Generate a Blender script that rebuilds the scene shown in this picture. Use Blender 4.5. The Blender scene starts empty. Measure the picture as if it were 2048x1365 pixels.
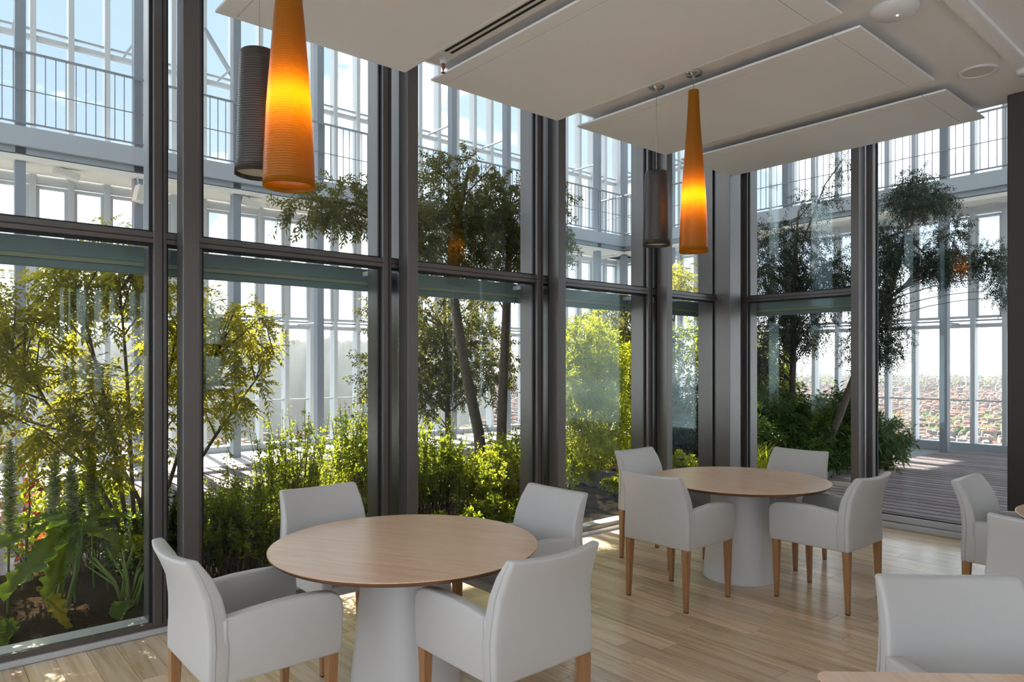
import bpy, bmesh, math, random
import numpy as np
from mathutils import Vector, Matrix

# ------------------------------------------------------------------ camera, light, exposure
sc = bpy.context.scene
COL = sc.collection
CAM_H = 1.61
VIEW = math.radians(49.2)                      # viewing azimuth, from +X towards +Y
cam_d = bpy.data.cameras.new('camera')
cam = bpy.data.objects.new('camera', cam_d)
COL.objects.link(cam)
cam.location = (0, 0, CAM_H)
cam.rotation_euler = (math.pi / 2, 0, VIEW - math.pi / 2)
cam_d.sensor_width = 36.0
cam_d.sensor_fit = 'HORIZONTAL'
cam_d.lens = 1408.0 / 2048.0 * 36.0
cam_d.shift_y = 47.5 / 2048.0
cam_d.clip_start = 0.05
cam_d.clip_end = 120000
sc.camera = cam

vs = sc.view_settings
sc.display_settings.display_device = 'sRGB'
vs.view_transform = 'Standard'
vs.look = 'None'
vs.exposure = 1.36
vs.gamma = 1.0
vs.use_curve_mapping = False
cy = sc.cycles
cy.use_denoising = True
cy.max_bounces = 8
cy.diffuse_bounces = 4
cy.use_adaptive_sampling = True
cy.adaptive_threshold = 0.025
cy.glossy_bounces = 4
cy.transmission_bounces = 6
cy.transparent_max_bounces = 24
cy.sample_clamp_indirect = 6.0
cy.caustics_reflective = False
cy.caustics_refractive = False

# sky: pale blue overhead, white clouds, milky towards the horizon
world = bpy.data.worlds.new('sky')
sc.world = world
world.use_nodes = True
nt = world.node_tree
nt.nodes.clear()
def N(tree, kind, **kw):
    n = tree.nodes.new(kind)
    for k, v in kw.items():
        setattr(n, k, v)
    return n
def L(tree, a, b):
    tree.links.new(a, b)
w_out = N(nt, 'ShaderNodeOutputWorld')
w_bg = N(nt, 'ShaderNodeBackground')
w_tc = N(nt, 'ShaderNodeTexCoord')
w_sep = N(nt, 'ShaderNodeSeparateXYZ')
w_ramp = N(nt, 'ShaderNodeValToRGB')
w_noise = N(nt, 'ShaderNodeTexNoise')
w_map = N(nt, 'ShaderNodeMapping')
w_cr = N(nt, 'ShaderNodeValToRGB')
w_mix = N(nt, 'ShaderNodeMixRGB')
L(nt, w_tc.outputs['Generated'], w_sep.inputs[0])
L(nt, w_sep.outputs['Z'], w_ramp.inputs[0])
w_ramp.color_ramp.elements[0].position = 0.0
w_ramp.color_ramp.elements[0].color = (0.23, 0.255, 0.275, 1)
w_ramp.color_ramp.elements[1].position = 0.75
w_ramp.color_ramp.elements[1].color = (0.088, 0.128, 0.190, 1)
e = w_ramp.color_ramp.elements.new(0.18)
e.color = (0.116, 0.146, 0.190, 1)
L(nt, w_tc.outputs['Generated'], w_map.inputs[0])
w_map.inputs['Scale'].default_value = (1, 1, 2.4)
w_map.inputs['Location'].default_value = (-1.7, 3.3, 0.6)
L(nt, w_map.outputs[0], w_noise.inputs['Vector'])
w_noise.inputs['Scale'].default_value = 2.2
w_noise.inputs['Detail'].default_value = 5
w_noise.inputs['Roughness'].default_value = 0.6
w_cr.color_ramp.elements[0].position = 0.47
w_cr.color_ramp.elements[0].color = (0, 0, 0, 1)
w_cr.color_ramp.elements[1].position = 0.68
w_cr.color_ramp.elements[1].color = (1, 1, 1, 1)
L(nt, w_noise.outputs[0], w_cr.inputs[0])
L(nt, w_cr.outputs[0], w_mix.inputs[0])
L(nt, w_ramp.outputs[0], w_mix.inputs[1])
w_mix.inputs[2].default_value = (0.95, 0.98, 1.0, 1)
L(nt, w_mix.outputs[0], w_bg.inputs[0])
w_bg.inputs[1].default_value = 2.5
L(nt, w_bg.outputs[0], w_out.inputs[0])

sun_d = bpy.data.lights.new('sun', 'SUN')
sun_d.energy = 8.8
sun_d.angle = math.radians(0.53)
sun_d.color = (1.0, 0.93, 0.82)
sun = bpy.data.objects.new('sun', sun_d)
COL.objects.link(sun)
sun.location = (2, 30, 30)
_sd = Vector((0.13, 1.0, 1.02)).normalized()   # towards the sun
sun.rotation_euler = _sd.to_track_quat('Z', 'Y').to_euler()

rng = np.random.default_rng(7)
random.seed(7)
PI = math.pi

# ------------------------------------------------------------------ materials
MATS = {}
def new_mat(name):
    m = bpy.data.materials.new(name)
    m.use_nodes = True
    t = m.node_tree
    b = t.nodes.get('Principled BSDF')
    MATS[name] = m
    return m, t, b
def simple(name, col, rough=0.5, metal=0.0, bump=0.0, bscale=60.0, spec=0.5, var=0.0):
    m, t, b = new_mat(name)
    b.inputs['Base Color'].default_value = (*col, 1)
    b.inputs['Roughness'].default_value = rough
    b.inputs['Metallic'].default_value = metal
    b.inputs['Specular IOR Level'].default_value = spec
    if bump or var:
        tc = N(t, 'ShaderNodeTexCoord')
        no = N(t, 'ShaderNodeTexNoise')
        no.inputs['Scale'].default_value = bscale
        no.inputs['Detail'].default_value = 4
        L(t, tc.outputs['Object'], no.inputs['Vector'])
        if bump:
            bu = N(t, 'ShaderNodeBump')
            bu.inputs['Strength'].default_value = bump
            bu.inputs['Distance'].default_value = 0.01
            L(t, no.outputs[0], bu.inputs['Height'])
            L(t, bu.outputs[0], b.inputs['Normal'])
        if var:
            cr = N(t, 'ShaderNodeValToRGB')
            cr.color_ramp.elements[0].position = 0.3
            cr.color_ramp.elements[1].position = 0.7
            cr.color_ramp.elements[0].color = (*[c * (1 - var) for c in col], 1)
            cr.color_ramp.elements[1].color = (*[min(1, c * (1 + var)) for c in col], 1)
            L(t, no.outputs[0], cr.inputs[0])
            L(t, cr.outputs[0], b.inputs['Base Color'])
    return m

simple('white_paint', (0.84, 0.84, 0.845), 0.7)
simple('panel_paint', (0.87, 0.87, 0.875), 0.65)
simple('white_leather', (0.60, 0.59, 0.58), 0.42, bump=0.10, bscale=420)
simple('seam_thread', (0.52, 0.49, 0.46), 0.8)
simple('white_lacquer', (0.70, 0.70, 0.705), 0.36)
simple('frame_metal', (0.14, 0.13, 0.127), 0.34, metal=0.6)
simple('post_metal', (0.15, 0.14, 0.136), 0.36, metal=0.6)
simple('sill_metal', (0.66, 0.69, 0.72), 0.33, metal=0.25)
simple('gasket', (0.012, 0.012, 0.014), 0.6)
simple('shade_box', (0.17, 0.24, 0.25), 0.5)
simple('shade_lip', (0.30, 0.33, 0.22), 0.5)
simple('facade_white', (0.50, 0.515, 0.535), 0.5)
simple('facade_column', (0.20, 0.225, 0.265), 0.5)
simple('facade_grey', (0.34, 0.37, 0.41), 0.5)
simple('soffit_cream', (0.66, 0.63, 0.57), 0.7)
simple('rail_steel', (0.22, 0.24, 0.27), 0.45, metal=0.4)
simple('lamp_box', (0.55, 0.53, 0.48), 0.6)
simple('soil', (0.026, 0.016, 0.009), 1.0, bump=0.9, bscale=45, var=0.45, spec=0.0)
simple('kerb', (0.16, 0.165, 0.17), 0.7, bump=0.2, bscale=80)
simple('paving', (0.50, 0.485, 0.46), 0.8, bump=0.1, bscale=30, var=0.08)
simple('black_slot', (0.01, 0.01, 0.01), 0.7)
simple('dark_column', (0.040, 0.030, 0.025), 0.55)
simple('chrome', (0.6, 0.6, 0.6), 0.25, metal=1.0)
simple('brass_red', (0.25, 0.08, 0.06), 0.4)
simple('grille', (0.70, 0.67, 0.60), 0.8, bump=0.5, bscale=500)
simple('bark', (0.10, 0.075, 0.055), 0.9, bump=0.8, bscale=35, var=0.35)
simple('green_stem', (0.16, 0.24, 0.04), 0.6)
simple('foot_cap', (0.02, 0.018, 0.016), 0.6)
simple('ground_far', (0.20, 0.22, 0.14), 0.95, var=0.3, bscale=0.004)
simple('snow_rock', (0.80, 0.85, 0.92), 0.9)
m, t, b = new_mat('led')
b.inputs['Emission Color'].default_value = (0.75, 0.85, 1, 1)
b.inputs['Emission Strength'].default_value = 6

def wood(name, c0, c1, c2, rough=0.4, scale=(60, 3.0, 60), per_object=0.0, per_island=False, spec=0.5):
    """oak grain running along local Y"""
    m, t, b = new_mat(name)
    tc = N(t, 'ShaderNodeTexCoord')
    mp = N(t, 'ShaderNodeMapping')
    mp.inputs['Scale'].default_value = scale
    L(t, tc.outputs['Object'], mp.inputs[0])
    oi = N(t, 'ShaderNodeObjectInfo')
    add = N(t, 'ShaderNodeVectorMath', operation='ADD')
    mul = N(t, 'ShaderNodeMath', operation='MULTIPLY')
    mul.inputs[1].default_value = 37.0
    L(t, oi.outputs['Random'], mul.inputs[0])
    comb = N(t, 'ShaderNodeCombineXYZ')
    L(t, mul.outputs[0], comb.inputs[0]); L(t, mul.outputs[0], comb.inputs[1]); L(t, mul.outputs[0], comb.inputs[2])
    L(t, mp.outputs[0], add.inputs[0]); L(t, comb.outputs[0], add.inputs[1])
    no = N(t, 'ShaderNodeTexNoise')
    no.inputs['Scale'].default_value = 1.0
    no.inputs['Detail'].default_value = 6
    no.inputs['Roughness'].default_value = 0.62
    no.inputs['Distortion'].default_value = 0.6
    L(t, add.outputs[0], no.inputs['Vector'])
    cr = N(t, 'ShaderNodeValToRGB')
    cr.color_ramp.elements[0].position = 0.32
    cr.color_ramp.elements[0].color = (*c0, 1)
    cr.color_ramp.elements[1].position = 0.70
    cr.color_ramp.elements[1].color = (*c2, 1)
    e = cr.color_ramp.elements.new(0.5)
    e.color = (*c1, 1)
    L(t, no.outputs[0], cr.inputs[0])
    hs = N(t, 'ShaderNodeHueSaturation')
    L(t, cr.outputs[0], hs.inputs['Color'])
    if per_object:
        mr = N(t, 'ShaderNodeMapRange')
        mr.inputs['To Min'].default_value = 1 - per_object
        mr.inputs['To Max'].default_value = 1 + per_object
        L(t, oi.outputs['Random'], mr.inputs[0])
        L(t, mr.outputs[0], hs.inputs['Value'])
    L(t, hs.outputs[0], b.inputs['Base Color'])
    b.inputs['Roughness'].default_value = rough
    b.inputs['Specular IOR Level'].default_value = spec
    bu = N(t, 'ShaderNodeBump')
    bu.inputs['Strength'].default_value = 0.08
    bu.inputs['Distance'].default_value = 0.003
    L(t, no.outputs[0], bu.inputs['Height'])
    L(t, bu.outputs[0], b.inputs['Normal'])
    return m
wood('oak_floor', (0.56, 0.38, 0.23), (0.77, 0.58, 0.39), (0.86, 0.70, 0.53), 0.22, (26, 1.3, 26), per_object=0.16)
wood('oak_top', (0.74, 0.48, 0.31), (0.84, 0.58, 0.395), (0.89, 0.66, 0.48), 0.28, (34, 2.0, 34))
wood('oak_edge', (0.12, 0.055, 0.025), (0.19, 0.09, 0.04), (0.25, 0.12, 0.055), 0.45, (8, 8, 120))
wood('beech_leg', (0.30, 0.145, 0.06), (0.38, 0.195, 0.085), (0.45, 0.24, 0.11), 0.42, (70, 70, 5))
wood('deck_board', (0.12, 0.095, 0.10), (0.19, 0.16, 0.165), (0.25, 0.215, 0.22), 0.85, (30, 1.5, 30), per_object=0.2, spec=0.12)

# clear pane: part mirror, part see-through by angle
def pane_mat(name, tint, ior, boost):
    m, t, b = new_mat(name)
    t.nodes.remove(b)
    out = t.nodes.get('Material Output')
    tr = N(t, 'ShaderNodeBsdfTransparent')
    tr.inputs[0].default_value = (*tint, 1)
    gl = N(t, 'ShaderNodeBsdfGlossy')
    gl.inputs['Roughness'].default_value = 0.0
    gl.inputs['Color'].default_value = (0.78, 0.96, 1.0, 1)
    # mirror share after Schlick, the same for both faces of the pane
    ge = N(t, 'ShaderNodeNewGeometry')
    dt = N(t, 'ShaderNodeVectorMath', operation='DOT_PRODUCT')
    L(t, ge.outputs['Normal'], dt.inputs[0]); L(t, ge.outputs['Incoming'], dt.inputs[1])
    ab = N(t, 'ShaderNodeMath', operation='ABSOLUTE'); L(t, dt.outputs['Value'], ab.inputs[0])
    om = N(t, 'ShaderNodeMath', operation='SUBTRACT'); om.inputs[0].default_value = 1.0; L(t, ab.outputs[0], om.inputs[1])
    pw = N(t, 'ShaderNodeMath', operation='POWER'); pw.inputs[1].default_value = 5.0; L(t, om.outputs[0], pw.inputs[0])
    f0 = ((ior - 1) / (ior + 1)) ** 2
    mu = N(t, 'ShaderNodeMath', operation='MULTIPLY_ADD')
    mu.inputs[1].default_value = (1 - f0) * boost; mu.inputs[2].default_value = f0 * boost
    mu.use_clamp = True
    L(t, pw.outputs[0], mu.inputs[0])
    mx = N(t, 'ShaderNodeMixShader')
    L(t, mu.outputs[0], mx.inputs[0])
    L(t, tr.outputs[0], mx.inputs[1])
    L(t, gl.outputs[0], mx.inputs[2])
    L(t, mx.outputs[0], out.inputs[0])
    return m
pane_mat('glass_pane', (0.965, 0.985, 0.975), 1.5, 0.58)
pane_mat('glass_outer', (0.985, 0.99, 0.99), 1.35, 0.5)

def leaf_mat(name, dark, light, trans, tw=0.5, rough=0.5):
    m, t, b = new_mat(name)
    out = t.nodes.get('Material Output')
    ge = N(t, 'ShaderNodeNewGeometry')
    cr = N(t, 'ShaderNodeValToRGB')
    cr.color_ramp.elements[0].color = (*dark, 1)
    cr.color_ramp.elements[1].color = (*light, 1)
    L(t, ge.outputs['Random Per Island'], cr.inputs[0])
    L(t, cr.outputs[0], b.inputs['Base Color'])
    b.inputs['Roughness'].default_value = rough
    b.inputs['Specular IOR Level'].default_value = 0.22
    tl = N(t, 'ShaderNodeBsdfTranslucent')
    hs = N(t, 'ShaderNodeMixRGB')
    hs.inputs[0].default_value = 0.6
    L(t, cr.outputs[0], hs.inputs[1])
    hs.inputs[2].default_value = (*trans, 1)
    L(t, hs.outputs[0], tl.inputs[0])
    mx = N(t, 'ShaderNodeMixShader')
    mx.inputs[0].default_value = tw
    L(t, b.outputs[0], mx.inputs[1])
    L(t, tl.outputs[0], mx.inputs[2])
    L(t, mx.outputs[0], out.inputs[0])
    return m
leaf_mat('leaf_pinnate', (0.050, 0.079, 0.007), (0.158, 0.194, 0.014), (0.86, 0.74, 0.03), 0.66)
leaf_mat('leaf_olive', (0.025, 0.032, 0.012), (0.101, 0.104, 0.040), (0.40, 0.38, 0.05), 0.42)
leaf_mat('leaf_weep', (0.009, 0.017, 0.013), (0.030, 0.047, 0.030), (0.10, 0.14, 0.05), 0.28)
leaf_mat('leaf_shrub', (0.029, 0.054, 0.009), (0.086, 0.137, 0.018), (0.62, 0.70, 0.03), 0.6)
leaf_mat('leaf_bright', (0.040, 0.066, 0.007), (0.190, 0.240, 0.024), (0.86, 0.88, 0.05), 0.66)
leaf_mat('leaf_laurel', (0.014, 0.032, 0.009), (0.043, 0.083, 0.018), (0.18, 0.28, 0.03), 0.35, 0.32)
leaf_mat('leaf_big', (0.050, 0.094, 0.014), (0.108, 0.173, 0.029), (0.60, 0.78, 0.04), 0.6)
leaf_mat('leaf_yellow', (0.245, 0.187, 0.014), (0.324, 0.259, 0.022), (0.75, 0.55, 0.04), 0.5)
leaf_mat('leaf_red', (0.158, 0.022, 0.014), (0.288, 0.072, 0.022), (0.7, 0.15, 0.05), 0.5)
leaf_mat('bract', (0.40, 0.44, 0.30), (0.72, 0.72, 0.62), (0.6, 0.65, 0.3), 0.4)

# lamp shades: wound-thread relief, light comes through
def shade_mat(name, col, trans, tw):
    m, t, b = new_mat(name)
    out = t.nodes.get('Material Output')
    tc = N(t, 'ShaderNodeTexCoord')
    wv = N(t, 'ShaderNodeTexWave', wave_type='BANDS', bands_direction='Z')
    wv.inputs['Scale'].default_value = 26
    wv.inputs['Distortion'].default_value = 0.35
    L(t, tc.outputs['Object'], wv.inputs['Vector'])
    cr = N(t, 'ShaderNodeMixRGB')
    cr.inputs[1].default_value = (*[c * 0.62 for c in col], 1)
    cr.inputs[2].default_value = (*col, 1)
    L(t, wv.outputs['Fac'], cr.inputs[0])
    L(t, cr.outputs[0], b.inputs['Base Color'])
    b.inputs['Roughness'].default_value = 0.28
    bu = N(t, 'ShaderNodeBump')
    bu.inputs['Strength'].default_value = 0.25
    bu.inputs['Distance'].default_value = 0.004
    L(t, wv.outputs['Fac'], bu.inputs['Height'])
    L(t, bu.outputs[0], b.inputs['Normal'])
    tl = N(t, 'ShaderNodeBsdfTranslucent')
    tl.inputs[0].default_value = (*trans, 1)
    mx = N(t, 'ShaderNodeMixShader')
    mx.inputs[0].default_value = tw
    L(t, b.outputs[0], mx.inputs[1])
    L(t, tl.outputs[0], mx.inputs[2])
    L(t, mx.outputs[0], out.inputs[0])
shade_mat('shade_amber', (0.42, 0.20, 0.008), (0.95, 0.52, 0.012), 0.5)
shade_mat('shade_grey', (0.085, 0.078, 0.073), (0.20, 0.14, 0.11), 0.25)
m, t, b = new_mat('bulb_glow')
b.inputs['Emission Color'].default_value = (1.0, 0.80, 0.45, 1)
b.inputs['Emission Strength'].default_value = 30

def city_mat(name, a, bcol, c):
    m, t, bs = new_mat(name)
    ge = N(t, 'ShaderNodeNewGeometry')
    cr = N(t, 'ShaderNodeValToRGB')
    cr.color_ramp.elements[0].color = (*a, 1)
    cr.color_ramp.elements[1].color = (*c, 1)
    e = cr.color_ramp.elements.new(0.5)
    e.color = (*bcol, 1)
    L(t, ge.outputs['Random Per Island'], cr.inputs[0])
    L(t, cr.outputs[0], bs.inputs['Base Color'])
    bs.inputs['Roughness'].default_value = 0.9
city_mat('city_wall', (0.19, 0.16, 0.145), (0.29, 0.265, 0.25), (0.16, 0.145, 0.14))
city_mat('city_roof', (0.19, 0.07, 0.048), (0.25, 0.105, 0.072), (0.26, 0.23, 0.215))
city_mat('park_green', (0.055, 0.085, 0.018), (0.10, 0.14, 0.03), (0.04, 0.07, 0.02))
simple('hill_green', (0.014, 0.020, 0.021), 0.95, var=0.45, bscale=0.02)
simple('plain_far', (0.12, 0.12, 0.11), 0.95, var=0.35, bscale=0.003)

# ------------------------------------------------------------------ mesh helpers
class MB:
    def __init__(s):
        s.v = []; s.f = []; s.m = []
    def add(s, vs, fs, mi=0):
        o = len(s.v)
        s.v.extend(vs)
        for f in fs:
            s.f.append(tuple(i + o for i in f)); s.m.append(mi)
    def box(s, x0, x1, y0, y1, z0, z1, mi=0):
        s.add([(x0, y0, z0), (x1, y0, z0), (x1, y1, z0), (x0, y1, z0), (x0, y0, z1), (x1, y0, z1), (x1, y1, z1), (x0, y1, z1)],
              [(0, 3, 2, 1), (4, 5, 6, 7), (0, 1, 5, 4), (1, 2, 6, 5), (2, 3, 7, 6), (3, 0, 4, 7)], mi)
        return s
    def tube(s, pts, rads, n=6, mi=0, caps=True):
        pts = [Vector(p) for p in pts]
        if not hasattr(rads, '__len__'):
            rads = [rads] * len(pts)
        o = len(s.v)
        ref = Vector((0.31, 0.17, 0.93)).normalized()
        for i, p in enumerate(pts):
            d = (pts[min(i + 1, len(pts) - 1)] - pts[max(i - 1, 0)])
            d = d.normalized() if d.length > 1e-9 else Vector((0, 0, 1))
            a = d.cross(ref)
            if a.length < 0.05:
                a = d.cross(Vector((1, 0, 0)))
            a.normalize()
            b2 = d.cross(a)
            for k in range(n):
                t = 2 * PI * k / n
                q = p + (a * math.cos(t) + b2 * math.sin(t)) * rads[i]
                s.v.append((q.x, q.y, q.z))
        for i in range(len(pts) - 1):
            for k in range(n):
                k2 = (k + 1) % n
                s.f.append((o + i * n + k, o + i * n + k2, o + (i + 1) * n + k2, o + (i + 1) * n + k)); s.m.append(mi)
        if caps:
            s.f.append(tuple(o + k for k in reversed(range(n)))); s.m.append(mi)
            s.f.append(tuple(o + (len(pts) - 1) * n + k for k in range(n))); s.m.append(mi)
        return s
    def lathe(s, prof, n=40, c=(0, 0, 0), mi=0, cap0=False, cap1=False):
        o = len(s.v)
        for r, z in prof:
            for k in range(n):
                t = 2 * PI * k / n
                s.v.append((c[0] + r * math.cos(t), c[1] + r * math.sin(t), c[2] + z))
        for i in range(len(prof) - 1):
            for k in range(n):
                k2 = (k + 1) % n
                s.f.append((o + i * n + k, o + i * n + k2, o + (i + 1) * n + k2, o + (i + 1) * n + k)); s.m.append(mi)
        if cap0:
            s.f.append(tuple(o + k for k in reversed(range(n)))); s.m.append(mi)
        if cap1:
            s.f.append(tuple(o + (len(prof) - 1) * n + k for k in range(n))); s.m.append(mi)
        return s
    def prism(s, poly, y0, y1, mi=0):
        """poly in xz, extruded along y"""
        n = len(poly)
        vs = [(x, y0, z) for x, z in poly] + [(x, y1, z) for x, z in poly]
        fs = [tuple(range(n)), tuple(reversed(range(n, 2 * n)))]
        fs += [(i, i + n, (i + 1) % n + n, (i + 1) % n) for i in range(n)]
        s.add(vs, fs, mi)
        return s

def wloc(o):
    p = Vector((0, 0, 0))
    while o is not None:
        p += o.location
        o = o.parent
    return p
def finish(name, me, mats, parent=None, smooth=False, bevel=0.0, world=True, top=False, segs=2, autosmooth=None):
    for mm in (mats if isinstance(mats, (list, tuple)) else [mats]):
        me.materials.append(MATS[mm])
    o = bpy.data.objects.new(name, me)
    COL.objects.link(o)
    if parent is not None:
        o.parent = parent
        if world:
            w = wloc(parent)
            if w.length > 0:
                me.transform(Matrix.Translation(-w))
    elif top and len(me.vertices):
        co = np.empty(len(me.vertices) * 3); me.vertices.foreach_get('co', co); co = co.reshape(-1, 3)
        c = (co.min(0) + co.max(0)) / 2; c[2] = co[:, 2].min()
        me.transform(Matrix.Translation(Vector(-c)))
        o.location = Vector(c)
    if smooth:
        me.polygons.foreach_set('use_smooth', [True] * len(me.polygons))
    if bevel:
        md = o.modifiers.new('bevel', 'BEVEL')
        md.width = bevel; md.segments = segs; md.limit_method = 'ANGLE'; md.angle_limit = math.radians(40)
        md.harden_normals = False
    return o
def build(mb, name, mats, parent=None, fixn=False, **kw):
    me = bpy.data.meshes.new(name)
    me.from_pydata(mb.v, [], mb.f)
    me.polygons.foreach_set('material_index', mb.m)
    if fixn:
        bm = bmesh.new(); bm.from_mesh(me)
        bmesh.ops.recalc_face_normals(bm, faces=bm.faces)
        bm.to_mesh(me); bm.free()
    me.update()
    return finish(name, me, mats, parent, **kw)
def tag(o, label=None, cat=None, group=None, kind=None):
    if label: o['label'] = label
    if cat: o['category'] = cat
    if group: o['group'] = group
    if kind: o['kind'] = kind
    return o
def thing(name, loc, label, cat, group=None, kind=None, rotz=0.0):
    o = bpy.data.objects.new(name, None)
    o.empty_display_size = 0.1
    COL.objects.link(o)
    o.location = loc
    o.rotation_euler = (0, 0, rotz)
    return tag(o, label, cat, group, kind)
def copy_tree(root, loc, rotz, label):
    r = root.copy(); COL.objects.link(r)
    r.location = loc; r.rotation_euler = (0, 0, rotz); r['label'] = label
    for ch in list(root.children):
        c = ch.copy(); COL.objects.link(c); c.parent = r
        for g in ch.children:
            d = g.copy(); COL.objects.link(d); d.parent = c
    return r
def box_part(name, x0, x1, y0, y1, z0, z1, mat, parent, bevel=0.0):
    return build(MB().box(x0, x1, y0, y1, z0, z1), name, mat, parent, bevel=bevel)
def share_box(cache, key, name, size, centre, mat, parent):
    """box piece that shares its mesh with equal pieces"""
    me = cache.get(key)
    if me is None:
        sx, sy, sz = (c / 2 for c in size)
        mb = MB().box(-sx, sx, -sy, sy, -sz, sz)
        me = bpy.data.meshes.new(name)
        me.from_pydata(mb.v, [], mb.f)
        me.materials.append(MATS[mat]); me.update()
        cache[key] = me
    o = bpy.data.objects.new(name, me)
    COL.objects.link(o)
    o.parent = parent
    o.location = Vector(centre) - wloc(parent)
    return o
CACHE = {}

# ------------------------------------------------------------------ room shell
X_MIN, X_W, Y_MIN, Y_W = -3.2, 7.37, -4.0, 4.56     # inner faces
CEIL = 3.81
floor = thing('floor', (0, 0, 0), 'pale oak plank floor of the dining room', 'floor', kind='structure')
box_part('subfloor', X_MIN - .3, 7.40, Y_MIN - .3, 4.60, -0.20, -0.012, 'oak_edge', floor)
PW = 0.145
ix = 0
x = -0.1
while x < X_W - 0.001:
    x1 = min(x + PW, X_W)
    y = 4.555
    first = True
    while y > -0.6:
        ln = random.uniform(1.1, 2.0) * (random.uniform(0.3, 1) if first else 1)
        first = False
        y1 = max(y - ln, -0.9)
        w = x1 - x - 0.0022
        me_key = ('plank', round(w, 3), round(y - y1, 1))
        ln_q = round(y - y1, 1)
        y1 = y - ln_q
        share_box(CACHE, me_key, 'plank', (w, ln_q - 0.0022, 0.012), ((x + x1) / 2, (y + y1) / 2, -0.006 - random.uniform(0, 0.0006)), 'oak_floor', floor)
        y = y1
    x += PW
mb = MB()
x = X_MIN
while x < X_W:                                      # the rest of the floor, behind the camera
    ye = -0.9 if x > -0.25 else 4.555
    y = Y_MIN
    while y < ye - 0.05:
        y1 = min(y + random.uniform(1.2, 2.0), ye)
        if x > -0.25 or y1 <= ye:
            x1 = min(x + PW, X_W if x > -0.25 else -0.1)
            if x1 - x > 0.01:
                mb.box(x + .001, x1 - .001, y + .001, y1 - .001, -0.012, -0.0015)
        y = y1
    x += PW
tag(build(mb, 'plank_field', 'oak_floor', floor), kind='stuff')

# ceiling slab, recessed plenum above the glazing heads
ceil = thing('ceiling', (0, 0, CEIL), 'flat white painted ceiling above the floating panels', 'ceiling', kind='structure')
box_part('slab', X_MIN - .3, 7.02, Y_MIN - .3, 4.27, CEIL, CEIL + 0.25, 'white_paint', ceil)
box_part('upper_slab', X_MIN - .3, 7.75, Y_MIN - .3, 4.90, 4.60, 4.85, 'white_paint', ceil)

# solid walls that close the room behind the camera, large window openings added for daylight
def holed_wall(parent, axis, pos, thick, a0, a1, z0, z1, holes, mat):
    """wall along axis 'x' or 'y' at pos; holes = [(a0,a1,z0,z1)] disjoint in a"""
    def bx(p0, p1, q0, q1):
        if p1 - p0 < 1e-4 or q1 - q0 < 1e-4: return
        if axis == 'x':
            box_part('wall_panel', p0, p1, pos, pos + thick, q0, q1, mat, parent)
        else:
            box_part('wall_panel', pos, pos + thick, p0, p1, q0, q1, mat, parent)
    cur = a0
    for h0, h1, q0, q1 in sorted(holes):
        bx(cur, h0, z0, z1)
        bx(h0, h1, z0, q0)
        bx(h0, h1, q1, z1)
        c0, c1 = pos + thick * .48, pos + thick * .48 + .01
        if axis == 'x': box_part('pane', h0, h1, c0, c1, q0, q1, 'glass_outer', parent)
        else: box_part('pane', c0, c1, h0, h1, q0, q1, 'glass_outer', parent)
        cur = h1
    bx(cur, a1, z0, z1)
wb = thing('wall_back', (0, Y_MIN, 0), 'white painted back wall with narrow windows and two large ones added for daylight, behind the camera', 'wall', kind='structure')
bh = [(p_, q_, 1.16, 2.86) for p_, q_ in ((1.88, 1.97), (2.00, 2.06), (2.11, 2.28), (2.36, 2.51), (2.58, 2.70), (2.88, 3.02), (3.04, 3.20), (4.12, 4.44))]
bh = [(-3.0 + i * 1.62, -3.0 + i * 1.62 + 1.52, 0.1, 3.7) for i in range(2)] + bh  # two large openings added to brighten the room from behind
holed_wall(wb, 'x', Y_MIN - 0.25, 0.25, X_MIN - .25, X_W + .3, 0, 4.6, bh, 'white_paint')
for h0, h1, q0, q1 in bh:
    box_part('glazing_bar', h0, h1, Y_MIN - .11, Y_MIN - .04, 1.76, 1.99, 'frame_metal', wb)
wl = thing('wall_west', (X_MIN, 0, 0), 'white painted end wall with wide windows added for daylight, behind the camera', 'wall', kind='structure')
holed_wall(wl, 'y', X_MIN - 0.25, 0.25, Y_MIN, 4.60, 0, 4.6, [(-3.85 + i * 1.66, -3.85 + i * 1.66 + 1.56, 0.1, 3.7) for i in range(5)], 'white_paint')  # wide windows added to let more daylight into the room
# dark column and the plain wall beyond it on the right
dc = build(MB().box(6.80, 7.30, 1.20, 1.707, 0, CEIL), 'column', 'dark_column', top=True, bevel=0.01)
tag(dc, 'dark brown square column beside the glass door', 'column', kind='structure')
wr = thing('wall_right', (X_W, 0, 0), 'white wall beyond the dark column', 'wall', kind='structure')
holed_wall(wr, 'y', X_W + .02, 0.22, Y_MIN - .25, 1.62, 0, 4.6, [(-3.9, -2.6, 0.1, 3.7)] + [(-1.25 + i * .82, -1.25 + i * .82 + 0.34, 0.9, 3.5) for i in range(3)], 'white_paint')  # the large opening is added for extra light, out of view

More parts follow.
